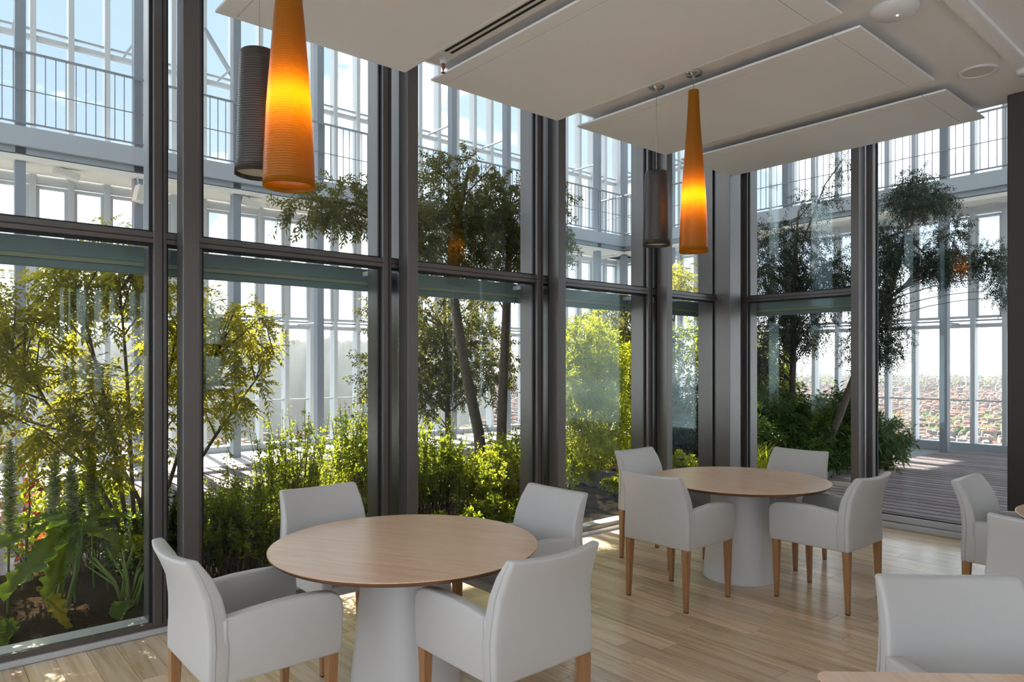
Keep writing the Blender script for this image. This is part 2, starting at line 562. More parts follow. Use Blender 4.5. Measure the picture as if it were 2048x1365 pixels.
# ------------------------------------------------------------------ glazed walls
BAY = 1.555
PX0 = 1.247                                          # left edge of the first post in view
POST_W = 0.092
TR0, TR1 = 2.335, 2.40
GL = 4.60                                            # top of glazing
post_names = {0: 'grey steel post left of the nearer round table', 1: 'grey steel post behind the nearer round table',
              2: 'grey steel post midway along the long glass wall', 3: 'grey steel post one bay short of the glass corner',
              -1: 'grey steel post just outside the picture by the camera', -2: 'grey steel post at the far left end of the glass wall'}
for k in range(-2, 4):
    x0 = PX0 + BAY * k
    p = thing('column', (x0 + POST_W / 2, 4.48, 0), post_names[k], 'post', 'posts of the glass walls', kind='structure')
    box_part('shaft', x0, x0 + POST_W, 4.42, 4.545, 0, GL, 'post_metal', p, bevel=0.004)
    box_part('cover_strip', x0 + .02, x0 + POST_W - .02, 4.545, 4.575, 0, GL, 'gasket', p)
p = thing('column', (7.14, 4.49, 0), 'broad grey corner post where the two glass walls meet', 'post', 'posts of the glass walls', kind='structure')
box_part('shaft', 7.03, 7.25, 4.392, 4.60, 0, GL, 'post_metal', p, bevel=0.004)
box_part('corner_infill', 7.25, 7.60, 4.46, 4.79, 0, GL, 'frame_metal', p)
box_part('corner_infill', 7.00, 7.25, 4.60, 4.79, 0, GL, 'frame_metal', p)
p = thing('column', (7.30, 3.10, 0), 'grey steel post between the fixed window and the glass door', 'post', 'posts of the glass walls', kind='structure')
box_part('shaft', 7.23, 7.37, 3.063, 3.145, 0, GL, 'post_metal', p, bevel=0.004)
p = thing('column', (7.30, 1.70, 0), 'grey steel post half hidden by the dark brown column', 'post', 'posts of the glass walls', kind='structure')
box_part('shaft', 7.31, 7.40, 1.62, 1.71, 0, GL, 'post_metal', p, bevel=0.004)

win_labels = {-2: 'glass bay of the long wall far outside the picture', -1: 'leftmost glass bay with the feathery shrub behind it',
              0: 'glass bay behind the nearer round table', 1: 'glass bay in front of the twin trunked tree',
              2: 'glass bay in front of the tall yellow green bamboo', 3: 'narrow glass bay beside the corner post'}
win_labels[-2] = 'glass bay outside the picture on the left'
YF0, YF1, YG = 4.56, 4.79, 4.615
n_win = 0
def left_bay(k):
    global n_win
    n_win += 1
    x0 = PX0 + BAY * k
    xa = x0 + 0.085                                  # hidden stile behind the post
    xe = x0 + BAY + 0.085
    last = (k == 3)
    if last: xe = 7.03
    w = thing('window_%d' % n_win, ((xa + xe) / 2, 4.66, 0), win_labels[k], 'window', 'bays of the long glass wall', kind='structure')
    st0 = xe if last else x0 + 1.43
    st1 = xe if last else x0 + 1.504
    box_part('stile', xa, xa + .07, YF0 + .02, YF1, 0.05, GL, 'frame_metal', w)
    if not last:
        box_part('stile', st0, st1, YF0, YF1, 0.05, GL, 'frame_metal', w, bevel=0.004)
        box_part('stile_groove', st1 - .028, st1 - .02, YF0 - .002, YF0 + .01, 0.06, GL, 'gasket', w)
    # sill in three steps
    s = box_part('sill', xa, xe, YF0 + .03, YF1, 0, 0.052, 'sill_metal', w)
    box_part('sill_front', xa, xe, YF0, YF0 + .035, 0, 0.034, 'sill_metal', s)
    box_part('sill_step', xa, xe, YF0 + .018, YF0 + .040, 0.03, 0.068, 'post_metal', s)
    # transom
    tr = box_part('transom', xa, xe, YF0 + .005, YF1 - .06, TR0, TR1, 'frame_metal', w, bevel=0.004)
    box_part('transom_groove', xa + .01, xe - .01, YF0 + .001, YF0 + .02, 2.362, 2.368, 'gasket', tr)
    ga = xa + .07
    segs = [(ga, st0)] if last else [(ga, st0), (st1, xe)]
    for (g0, g1) in segs:
        if g1 - g0 < 0.01: continue
        box_part('pane', g0, g1, YG, YG + .012, TR1, GL, 'glass_pane', w)
        box_part('pane', g0, g1, YG, YG + .012, 0.052, TR0, 'glass_pane', w)
        g = MB()
        for z0, z1 in ((0.052, TR0), (TR1, GL)):
            g.box(g0, g0 + .016, YG - .018, YG - .001, z0, z1)
            g.box(g1 - .016, g1, YG - .018, YG - .001, z0, z1)
            g.box(g0 + .016, g1 - .016, YG - .018, YG - .001, z0, z0 + .014)
            g.box(g0 + .016, g1 - .016, YG - .018, YG - .001, z1 - .014, z1)
        build(g, 'gasket', 'gasket', w)
    return w
for k in range(-2, 4):
    left_bay(k)
# plain wall that continues the long glass wall out of the picture
wlft = thing('wall_left', (-2.6, 4.66, 0), 'white wall continuing the glass wall outside the picture', 'wall', kind='structure')
box_part('wall_panel', X_MIN - .25, PX0 - 2 * BAY + .08, 4.58, 4.80, 0, 4.6, 'white_paint', wlft)

# fixed window on the right wall
XF0, XF1, XG = 7.40, 7.62, 7.45
n_win += 1
w = thing('window_%d' % n_win, (7.5, 3.8, 0), 'fixed glass bay between the corner post and the glass door', 'window', kind='structure')
box_part('stile', XF0, XF1, 3.10, 3.185, 0.05, GL, 'frame_metal', w)
box_part('stile', XF0, XF1, 4.40, 4.46, 0.05, GL, 'frame_metal', w)
s = box_part('sill', XF0 - .02, XF1, 3.10, 4.46, 0, 0.06, 'sill_metal', w)
box_part('sill_front', XF0 - .04, XF0 - .01, 3.10, 4.46, 0, 0.04, 'sill_metal', s)
tr = box_part('transom', XF0 - .01, XF1 - .06, 3.145, 4.46, TR0, TR1, 'frame_metal', w, bevel=0.004)
box_part('transom_groove', XF0 - .014, XF0 + .01, 3.15, 4.45, 2.362, 2.368, 'gasket', tr)
for z0, z1 in ((0.06, TR0), (TR1, GL)):
    box_part('pane', XG, XG + .012, 3.185, 4.40, z0, z1, 'glass_pane', w)
g = MB()
for z0, z1 in ((0.06, TR0), (TR1, GL)):
    g.box(XG - .018, XG - .001, 3.185, 3.20, z0, z1); g.box(XG - .018, XG - .001, 4.385, 4.40, z0, z1)
    g.box(XG - .018, XG - .001, 3.20, 4.385, z0, z0 + .014); g.box(XG - .018, XG - .001, 3.20, 4.385, z1 - .014, z1)
build(g, 'gasket', 'gasket', w)
# tall glass door
d = thing('door_1', (7.48, 2.4, 0), 'tall frameless looking glass door onto the wooden deck', 'door', kind='structure')
box_part('threshold', XF0 - .05, XF1, 1.66, 3.10, 0, 0.055, 'sill_metal', d, bevel=0.004)
box_part('bottom_rail', XF0, XF0 + .09, 1.70, 3.06, 0.06, 0.118, 'sill_metal', d, bevel=0.003)
box_part('stile', XF0 - .01, XF0 + .10, 3.005, 3.06, 0.06, GL, 'frame_metal', d)
box_part('edge_strip', XF0 + .01, XF0 + .05, 2.985, 3.005, 0.11, GL, 'sill_metal', d)
box_part('stile', XF0 - .01, XF0 + .10, 1.66, 1.73, 0.06, GL, 'frame_metal', d)
box_part('pane', XG, XG + .012, 1.73, 2.985, 0.118, GL, 'glass_pane', d)
g = MB()
g.box(XG - .02, XG - .001, 2.965, 2.985, 0.118, GL); g.box(XG - .02, XG - .001, 1.73, 1.75, 0.118, GL)
g.box(XG - .02, XG - .001, 1.75, 2.965, 0.118, 0.128)
build(g, 'gasket', 'gasket', d)

# outside sunshade cassettes under the transoms
def cassette(name_label, horizontal_x, a0, a1, pos):
    c = thing('sunshade_cassette', ((a0 + a1) / 2 if horizontal_x else pos, pos if horizontal_x else (a0 + a1) / 2, 2.19), name_label, 'sunshade', 'sunshade cassettes outside the glass')
    mbs = {'body': MB(), 'lip': MB(), 'drop': MB()}
    def bx(m, a, b, p0, p1, z0, z1):
        if horizontal_x: m.box(a, b, pos + p0, pos + p1, z0, z1)
        else: m.box(pos + p0, pos + p1, a, b, z0, z1)
    bx(mbs['body'], a0, a1, 0, .13, 2.262, 2.362)
    bx(mbs['lip'], a0, a1, .012, .11, 2.238, 2.262)
    bx(mbs['drop'], a0, a1, .03, .07, 2.19, 2.238)
    build(mbs['body'], 'housing', 'shade_box', c, bevel=0.008)
    build(mbs['lip'], 'lip', 'shade_lip', c)
    build(mbs['drop'], 'drop_bar', 'shade_box', c, bevel=0.006)
    for a in (a0 + .02, a1 - .06):
        m = MB(); bx(m, a, a + .04, -.13, .05, 2.30, 2.335)
        build(m, 'bracket', 'sill_metal', c)
cl = {-2: 'dark teal sunshade cassette outside the picture', -1: 'dark teal sunshade cassette outside the leftmost glass bay',
      0: 'dark teal sunshade cassette above the upright dark shrubs', 1: 'dark teal sunshade cassette in front of the twin trunked tree',
      2: 'dark teal sunshade cassette above the yellow green bamboo', 3: 'dark teal sunshade cassette beside the corner post'}
for k in range(-2, 4):
    x0 = PX0 + BAY * k
    cassette(cl[k], True, x0 - 0.02, (x0 + BAY - 0.03) if k < 3 else 7.55, 4.93)
cassette('dark teal sunshade cassette outside the fixed right hand glass bay', False, 3.12, 4.75, 7.72)

# ------------------------------------------------------------------ floating ceiling panels
PZ = 3.745
def ceiling_panel(x0, x1, y0, y1, label):
    p = thing('ceiling_panel', ((x0 + x1) / 2, (y0 + y1) / 2, PZ), label, 'ceiling panel', 'floating ceiling panels')
    bl, be, gp = 0.12, 0.17, 0.004
    g = MB()
    # border strips bevelled to a thin edge, and the field between them
    T = 0.016
    build(MB().box(x0, x1, y0 + .0, y0 + be, PZ, PZ + T), 'border', 'panel_paint', p, bevel=0.003)
    build(MB().box(x0, x1, y1 - .03, y1, PZ, PZ + T), 'border', 'panel_paint', p, bevel=0.003)
    build(MB().box(x0, x0 + bl, y0 + be + gp, y1 - .03 - .001, PZ, PZ + T), 'border', 'panel_paint', p, bevel=0.003)
    build(MB().box(x1 - .03, x1, y0 + be + gp, y1 - .03 - .001, PZ, PZ + T), 'border', 'panel_paint', p, bevel=0.003)
    build(MB().box(x0 + bl + gp, x1 - .03 - .001, y0 + be + gp, y1 - .03 - .001, PZ + .0005, PZ + T), 'field', 'panel_paint', p)
    for hx in (x0 + .3, x1 - .3):
        for hy in (y0 + .4, y1 - .4):
            build(MB().box(hx - .02, hx + .02, hy - .02, hy + .02, PZ + T, CEIL), 'hanger', 'white_paint', p)
PE = 4.405
ceiling_panel(1.425, 2.770, 1.93, PE, 'floating white ceiling panel nearest the orange lamp on the left')
ceiling_panel(2.995, 4.325, 1.93, PE, 'floating white ceiling panel beside the slotted air diffuser')
ceiling_panel(4.572, 5.862, 1.93, PE, 'floating white ceiling panel behind the slim orange lamp')
ceiling_panel(6.135, 7.090, 1.94, PE, 'narrow floating white ceiling panel near the glass corner')
ceiling_panel(-0.13, 1.215, 1.93, PE, 'floating white ceiling panel just outside the top edge')

# slotted air diffuser with sprinkler at its end
df = thing('air_diffuser', (2.88, 3.0, CEIL), 'long white air diffuser with two black slots', 'air diffuser')
build(MB().box(2.800, 2.965, 1.95, 4.19, CEIL - .012, CEIL), 'plate', 'white_paint', df)
for sx in (2.845, 2.893):
    build(MB().box(sx, sx + .022, 1.97, 4.02, CEIL - .0135, CEIL - .0121), 'slot', 'black_slot', df)
sp = thing('sprinkler', (2.895, 4.10, CEIL - .012), 'small white sprinkler head at the end of the slotted diffuser', 'sprinkler')
build(MB().lathe([(0.030, 0), (0.030, -.004), (0.022, -.05), (0.020, -.052)], 20, (2.895, 4.10, CEIL - .012), cap0=False, cap1=True), 'cup', 'white_lacquer', sp, smooth=False)
build(MB().lathe([(0.011, -.05), (0.013, -.075), (0.006, -.10), (0.006, -.112)], 14, (2.895, 4.10, CEIL - .012), cap1=True), 'bulb', 'brass_red', sp, smooth=True)
build(MB().lathe([(0.002, -.112), (0.016, -.113), (0.016, -.117), (0.002, -.118)], 16, (2.895, 4.10, CEIL - .012)), 'deflector', 'brass_red', sp)

# trim strip, speaker, access point, detector on the ceiling
ls = thing('ceiling_light_strip', (5.0, 1.45, CEIL), 'slim white ceiling strip running to the dark column', 'light strip')
build(MB().box(3.9, 6.06, 1.40, 1.495, CEIL - .030, CEIL), 'housing', 'panel_paint', ls)
build(MB().box(3.91, 6.05, 1.415, 1.48, CEIL - .0315, CEIL - .0301), 'diffuser', 'panel_paint', ls)
s = thing('ceiling_speaker', (6.08, 1.71, CEIL), 'round cream ceiling speaker with grille', 'speaker')
build(MB().lathe([(0.128, 0), (0.128, -.010), (0.118, -.016), (0.100, -.012), (0.097, -.006)], 40, (6.08, 1.71, CEIL)), 'rim', 'white_lacquer', s, smooth=True)
build(MB().lathe([(0.001, -.012), (0.05, -.011), (0.099, -.008)], 36, (6.08, 1.71, CEIL)), 'grille', 'grille', s, smooth=True)
s = thing('access_point', (4.62, 1.745, CEIL), 'white dome shaped ceiling device with a tiny bright light', 'access point')
build(MB().lathe([(0.135, 0), (0.138, -.012), (0.125, -.030), (0.085, -.052), (0.04, -.060), (0.001, -.061)], 40, (4.62, 1.745, CEIL)), 'dome', 'white_lacquer', s, smooth=True)
build(MB().lathe([(0.006, -.055), (0.005, -.063), (0.001, -.064)], 10, (4.60, 1.72, CEIL)), 'indicator_light', 'led', s)
s = thing('smoke_detector', (6.33, 1.475, CEIL), 'small white detector disc by the right picture edge', 'detector')
build(MB().lathe([(0.055, 0), (0.055, -.02), (0.04, -.035), (0.001, -.037)], 28, (6.33, 1.475, CEIL)), 'body', 'white_lacquer', s, smooth=True)
build(MB().lathe([(0.060, 0), (0.060, -.006), (0.055, -.008)], 28, (6.33, 1.475, CEIL)), 'base', 'white_lacquer', s)

# ------------------------------------------------------------------ pendant lamps
AMB = [(0.0, 1.0), (0.04, 0.995), (0.12, 0.965), (0.23, 0.905), (0.32, 0.86), (0.41, 0.795), (0.50, 0.725), (0.59, 0.65), (0.66, 0.59), (0.72, 0.53), (0.79, 0.475), (0.86, 0.43), (0.93, 0.395), (1.0, 0.36)]
def pendant(x, y, z0, z1, r, kind, label, flat_top=False):
    p = thing('pendant_lamp', (x, y, z0), label, 'pendant lamp', 'pendant lamps above the tables')
    if kind == 'amber':
        prof = [(r * w, (z1 - z0) * f) for f, w in AMB]
        mat, disc = 'shade_amber', 'shade_amber'
    else:
        H = z1 - z0
        prof = [(r, 0), (r * .985, .1 * H), (r * .955, .3 * H), (r * .925, .5 * H), (r * .89, .7 * H), (r * .845, .9 * H), (r * .82, .965 * H), (r * .76, .993 * H), (r * .60, H)]
        mat, disc = 'shade_grey', 'grille'
    t = 0.004
    inner = [(max(a - t, .004), b + (t if i == 0 else -t if i == len(prof) - 1 else 0)) for i, (a, b) in enumerate(prof)]
    loop = list(reversed(inner)) + prof
    mb = MB().lathe(prof, 48).lathe(list(reversed(inner)), 48)
    n = 48
    # close the bottom rim
    k0 = (2 * len(prof) - 1) * n
    mb.f += [(j, k0 + j, k0 + (j + 1) % n, (j + 1) % n) for j in range(n)]
    mb.m += [0] * n
    sh = build(mb, 'shade', mat, p, world=False, smooth=True)
    build(MB().lathe([(prof[-1][0], prof[-1][1]), (0.004, prof[-1][1] + .001)], 48), 'shade_cap', mat, p, world=False)
    build(MB().lathe([(0.002, .022), (r * .975 - .004, .022), (r * .975 - .004, .025), (0.002, .025)], 48), 'diffuser', disc, p, world=False)
    zc = CEIL - z0
    build(MB().tube([(0, 0, prof[-1][1]), (0, 0, zc - .02)], 0.0022, 6), 'cable', 'rail_steel' if kind == 'amber' else 'chrome', p, world=False)
    build(MB().lathe([(0.062, zc), (0.062, zc - .008), (0.055, zc - .016), (0.014, zc - .022), (0.008, zc - .045), (0.003, zc - .05)], 32), 'canopy', 'chrome', p, world=False, smooth=True)
    if kind == 'amber':
        bz = (z1 - z0) * .34
        build(MB().lathe([(0.002, bz - .055), (0.022, bz - .048), (0.032, bz - .02), (0.030, bz + .01), (0.018, bz + .045), (0.014, bz + .06)], 16), 'bulb', 'bulb_glow', p, world=False, smooth=True)
        build(MB().lathe([(0.016, bz + .055), (0.017, bz + .11), (0.004, bz + .115)], 12), 'bulb_holder', 'rail_steel', p, world=False)
        build(MB().tube([(0, 0, bz + .11), (0, 0, prof[-1][1])], 0.003, 6), 'stem', 'rail_steel', p, world=False)
    return p
pendant(1.39, 3.24, 2.457, 3.675, 0.120, 'amber', 'glowing orange bottle shaped pendant lamp above the nearer round table')
pendant(1.39, 3.61, 2.590, 3.226, 0.122, 'grey', 'dark grey pendant lamp half behind the larger orange lamp')
pendant(4.50, 3.12, 2.457, 3.675, 0.107, 'amber', 'glowing orange bottle shaped pendant lamp above the farther round table')
pendant(4.50, 3.466, 2.55, 3.139, 0.108, 'grey', 'dark grey pendant lamp beside the slimmer orange lamp')

# ------------------------------------------------------------------ round tables
def round_table(x, y, label, rot=0.0):
    t = thing('round_table', (x, y, 0), label, 'table', 'round dining tables', rotz=rot)
    R, H, T = 0.645, 0.74, 0.026
    build(MB().lathe([(0.001, H), (R - .004, H), (R, H - .0015), (R, H - .004)], 96), 'table_top', 'oak_top', t, world=False)
    build(MB().lathe([(R, H - .004), (R - .002, H - .010), (R - .022, H - T), (0.001, H - T)], 96), 'table_edge', 'oak_edge', t, world=False)
    build(MB().lathe([(0.272, 0), (0.274, .004), (0.272, .010), (0.258, .16), (0.240, .34), (0.222, .52), (0.206, H - T - .001)], 64), 'pedestal', 'white_lacquer', t, world=False, smooth=True)
    build(MB().lathe([(0.266, 0.0), (0.266, .003)], 48), 'floor_ring', 'foot_cap', t, world=False)
    return t
round_table(1.86, 2.95, 'nearer round oak table on a white conical pedestal', 0.5)
round_table(4.825, 2.93, 'farther round oak table on a white conical pedestal', -0.1)
round_table(5.20, 0.60, 'round oak table cut off by the right picture edge', 0.0)

# square edged table in the foreground corner
ft = thing('foreground_table', (2.20, 0.45, 0), 'oak table corner at the bottom right picture edge', 'table', rotz=VIEW - PI / 2 - math.radians(2.0))
# local +y points away from the camera, +x to the right; far-left corner near local origin corner
c_w = Vector((1.954, 0.953, 0))
inv = Matrix.Rotation(-ft.rotation_euler[2], 3, 'Z')
cl_ = inv @ (c_w - Vector((2.20, 0.45, 0)))
x0, y1 = cl_.x, cl_.y
poly = []
rr = 0.035
for cx, cyy, a0 in ((x0 + rr, y1 - rr, 90), (x0 + rr, y1 - .80 + rr, 180), (x0 + 1.2 - rr, y1 - .80 + rr, 270), (x0 + 1.2 - rr, y1 - rr, 0)):
    for q in range(5):
        a = math.radians(a0 + q * 22.5)
        poly.append((cx + rr * math.cos(a), cyy + rr * math.sin(a)))
def slab(poly, z0, z1):
    n = len(poly)
    mb = MB()
    mb.add([(x, y, z0) for x, y in poly] + [(x, y, z1) for x, y in poly],
           [tuple(reversed(range(n))), tuple(range(n, 2 * n))] + [(i, (i + 1) % n, (i + 1) % n + n, i + n) for i in range(n)])
    return mb
build(slab(poly, .732, .74), 'table_top', 'oak_top', ft, world=False)
build(slab([(x * .995 + (x0 + .6) * .005, y * .995 + (y1 - .4) * .005) for x, y in poly], .714, .732), 'table_edge', 'oak_edge', ft, world=False)
for lx in (x0 + .08, x0 + 1.06):
    for ly in (y1 - .14, y1 - .72):
        build(MB().box(lx, lx + .06, ly, ly + .06, 0, .714), 'leg', 'beech_leg', ft, world=False, bevel=.004)

# ------------------------------------------------------------------ armchairs
def make_chair():
    """faces local +X"""
    c = thing('armchair', (0, 0, 0), 'x', 'armchair', 'white leather armchairs')
    # backrest: side profile (x, z) swept across the width with a slight hollow
    outer = [(-.268, .40), (-.270, .47), (-.274, .55), (-.285, .64), (-.305, .73), (-.335, .81), (-.368, .885)]
    inner = [(-.190, .40), (-.185, .47), (-.190, .55), (-.205, .64), (-.232, .73), (-.268, .81), (-.322, .888)]
    loop = outer + list(reversed(inner))
    nu = 15
    mb = MB()
    n = len(loop)
    for iu in range(nu):
        u = -1 + 2 * iu / (nu - 1)
        for (px, pz) in loop:
            hw = 0.268 - 0.030 * max(0, (pz - .55) / .34)
            dx = 0.030 * (u * u) * min(1, max(0, (pz - .45) / .30))
            dz = -0.010 * (1 - u * u) * max(0, (pz - .75) / .13)
            mb.v.append((px + dx, u * hw, pz + dz))
    for iu in range(nu - 1):
        for i in range(n):
            j = (i + 1) % n
            mb.f.append((iu * n + i, iu * n + j, (iu + 1) * n + j, (iu + 1) * n + i)); mb.m.append(0)
    mb.f.append(tuple(reversed(range(n)))); mb.m.append(0)
    mb.f.append(tuple((nu - 1) * n + i for i in range(n))); mb.m.append(0)
    bk = build(mb, 'backrest', 'white_leather', c, world=False, smooth=True, bevel=0.014, segs=3, fixn=True)
    # seams run down both rear edges of the back
    for sgn in (-1, 1):
        pts = []
        for (px, pz) in outer:
            hw = 0.268 - 0.030 * max(0, (pz - .55) / .34)
            dx = 0.030 * min(1, max(0, (pz - .45) / .30))
            pts.append((px + dx + .026, sgn * (hw + .0003), pz - (.012 if pz > .88 else 0)))
        build(MB().tube(pts, 0.0021, 5), 'seam', 'seam_thread', bk, world=False, smooth=True)
    # arms: closed side panels
    for sgn in (-1, 1):
        top = [(-.21, .650), (-.10, .662), (0.0, .670), (.10, .672), (.18, .669), (.235, .661), (.268, .644), (.284, .615), (.288, .58)]
        poly = [(-.215, .40), (.276, .40), (.282, .44)] + list(reversed(top))
        y0, y1 = (0.205, 0.264) if sgn > 0 else (-0.264, -0.205)
        ar = build(MB().prism(poly, y0, y1), 'armrest', 'white_leather', c, world=False, smooth=True, bevel=0.012, segs=3, fixn=True)
        ys = sgn * 0.2645
        build(MB().tube([(-.196, ys, .405), (-.196, ys, .648)], 0.002, 5), 'seam', 'seam_thread', ar, world=False)
    # seat cushion, slightly domed
    mb = MB()
    nx, ny = 9, 9
    for i in range(nx):
        for j in range(ny):
            u, v = i / (nx - 1), j / (ny - 1)
            dome = 0.022 * (1 - (2 * u - 1) ** 4) * (1 - (2 * v - 1) ** 4)
            mb.v.append((-.19 + .455 * u, -.206 + .412 * v, .455 + dome))
    for i in range(nx - 1):
        for j in range(ny - 1):
            a = i * ny + j
            mb.f.append((a, a + ny, a + ny + 1, a + 1)); mb.m.append(0)
    o = len(mb.v)
    edge = [i * ny for i in range(nx)] + [(nx - 1) * ny + j for j in range(1, ny)] + [i * ny + ny - 1 for i in range(nx - 2, -1, -1)] + [j for j in range(ny - 2, 0, -1)]
    for k in edge:
        x, y, z = mb.v[k]; mb.v.append((x, y, .402))
    ne = len(edge)
    for k in range(ne):
        mb.f.append((edge[k], edge[(k + 1) % ne], o + (k + 1) % ne, o + k)); mb.m.append(0)
    mb.f.append(tuple(o + k for k in reversed(range(ne)))); mb.m.append(0)
    build(mb, 'seat', 'white_leather', c, world=False, smooth=True, bevel=0.01, segs=2, fixn=True)
    for sx in (-1, 1):
        for sy in (-1, 1):
            mb = MB()
            tx, ty = sx * .242, sy * .234
            bx_, by_ = sx * .238 - (.012 if sx < 0 else 0), sy * .238
            a, b2 = .0235, .0135
            vs = [(tx - a, ty - a, .402), (tx + a, ty - a, .402), (tx + a, ty + a, .402), (tx - a, ty + a, .402),
                  (bx_ - b2, by_ - b2, .006), (bx_ + b2, by_ - b2, .006), (bx_ + b2, by_ + b2, .006), (bx_ - b2, by_ + b2, .006)]
            mb.add(vs, [(0, 1, 2, 3), (7, 6, 5, 4), (0, 4, 5, 1), (1, 5, 6, 2), (2, 6, 7, 3), (3, 7, 4, 0)])
            lg = build(mb, 'leg', 'beech_leg', c, world=False, bevel=0.003, fixn=True)
            build(MB().box(bx_ - .012, bx_ + .012, by_ - .012, by_ + .012, 0, .007), 'glide', 'foot_cap', lg, world=False)
    return c
chair0 = make_chair()
spots = [
    ((1.115, 2.97), 0.0, 'white leather armchair at the nearer table, its back against the leftmost glass bay'),
    ((1.925, 2.285), PI / 2, 'white leather armchair at the nearer table turned away, right of its white pedestal'),
    ((1.875, 3.63), -PI / 2, 'white leather armchair behind the nearer table in front of the dark shrubs'),
    ((2.60, 2.97), PI, 'white leather armchair on the far side of the nearer table, toward the farther table'),
    ((4.085, 2.955), 0.0, 'white leather armchair at the farther table, its back turned beside the sun patch'),
    ((4.83, 2.265), PI / 2, 'white leather armchair at the farther table seen in profile in front of the deck'),
    ((4.77, 3.60), -PI / 2, 'white leather armchair half hidden at the window side of the farther table'),
    ((5.51, 2.955), PI, 'white leather armchair behind the farther table in front of the corner planting'),
    ((5.19, 1.21), -PI / 2, 'white leather armchair in profile before the glass door threshold'),
    ((4.345, 0.855), 0.0, 'white leather armchair cut off by the right picture edge, seen from behind'),
    (None, None, 'white leather armchair facing the camera behind the foreground table'),
]
# the foreground chair is turned like the foreground table
Fv = Vector((math.cos(VIEW), math.sin(VIEW), 0)); Rv = Vector((math.sin(VIEW), -math.cos(VIEW), 0))
fc = Fv * 2.11 + Rv * 1.485
for i, (p, rz, lab) in enumerate(spots):
    if p is None:
        p = (fc.x, fc.y); rz = VIEW + PI - math.radians(2)
    if i == 0:
        chair0.location = (p[0], p[1], 0); chair0.rotation_euler = (0, 0, rz); chair0['label'] = lab
    else:
        copy_tree(chair0, (p[0], p[1], 0), rz, lab)

# ------------------------------------------------------------------ winter garden: deck, beds, paving
deck = thing('deck', (6, 5, -0.05), 'dark weathered timber deck outside the glass', 'deck', kind='structure')
box_part('deck_frame', -8, 15.7, -6, 13.7, -0.35, -0.06, 'kerb', deck)
DW = 0.205
def deck_boards(x0, x1, y0, y1, cut):
    x = x0
    i = 0
    while x < x1 - 0.02:
        ys = [y0, y0 + (cut if i % 2 else cut * 1.35), y1]
        for a, b2 in zip(ys[:-1], ys[1:]):
            share_box(CACHE, ('deck', round(b2 - a, 2)), 'deck_board', (DW - .036, b2 - a - .006, .03), (x + DW / 2, (a + b2) / 2, -0.035), 'deck_board', deck)
        x += DW; i += 1
deck_boards(7.66, 15.2, 0.6, 4.75, 1.6)
deck_boards(-0.9, 7.7, 6.65, 11.55, 2.0)
deck_boards(-0.9, 0.35, 5.78, 6.63, 0.35)
box_part('light_paving', -8, 15.7, 11.56, 13.5, -0.06, -0.012, 'paving', deck)

def heap(name, x0, x1, y0, y1, z, amp, nx, ny, mat, parent=None, **kw):
    mb = MB()
    r = np.random.default_rng(int(abs(x0 * 100 + y0 * 10)) + 3)
    zz = r.uniform(-amp, amp, (nx + 1, ny + 1))
    for i in range(nx + 1):
        for j in range(ny + 1):
            e = (i in (0, nx)) or (j in (0, ny))
            mb.v.append((x0 + (x1 - x0) * i / nx, y0 + (y1 - y0) * j / ny, -0.05 if e else z + zz[i, j]))
    for i in range(nx):
        for j in range(ny):
            a = i * (ny + 1) + j
            mb.f.append((a, a + ny + 1, a + ny + 2, a + 1)); mb.m.append(0)
    return build(mb, name, mat, parent, smooth=True, **kw)
tag(heap('soil_bed', 0.36, 6.86, 4.80, 6.6, 0.03, 0.03, 70, 22, 'soil', top=True), 'strip of dark soil along the foot of the long glass wall', 'soil', kind='stuff')
tag(heap('soil_bed', -3.0, 0.40, 4.80, 5.74, 0.03, 0.03, 30, 12, 'soil', top=True), 'dark soil under the big leaves at the bottom left', 'soil', kind='stuff')
tag(heap('soil_bed', 7.02, 12.2, 4.86, 9.5, 0.16, 0.03, 40, 36, 'soil', top=True), 'raised soil of the corner planter', 'soil', kind='stuff')
kb = thing('planter_kerb', (8.5, 5.0, -0.05), 'dark grey kerb edging the corner planter', 'kerb')
box_part('kerb_stone', 6.90, 7.02, 4.84, 9.6, -0.05, 0.22, 'kerb', kb, bevel=.01)
box_part('kerb_stone', 7.66, 12.3, 4.76, 4.86, -0.05, 0.09, 'kerb', kb, bevel=.01)
box_part('kerb_stone', 12.2, 12.32, 4.86, 9.6, -0.05, 0.22, 'kerb', kb, bevel=.01)

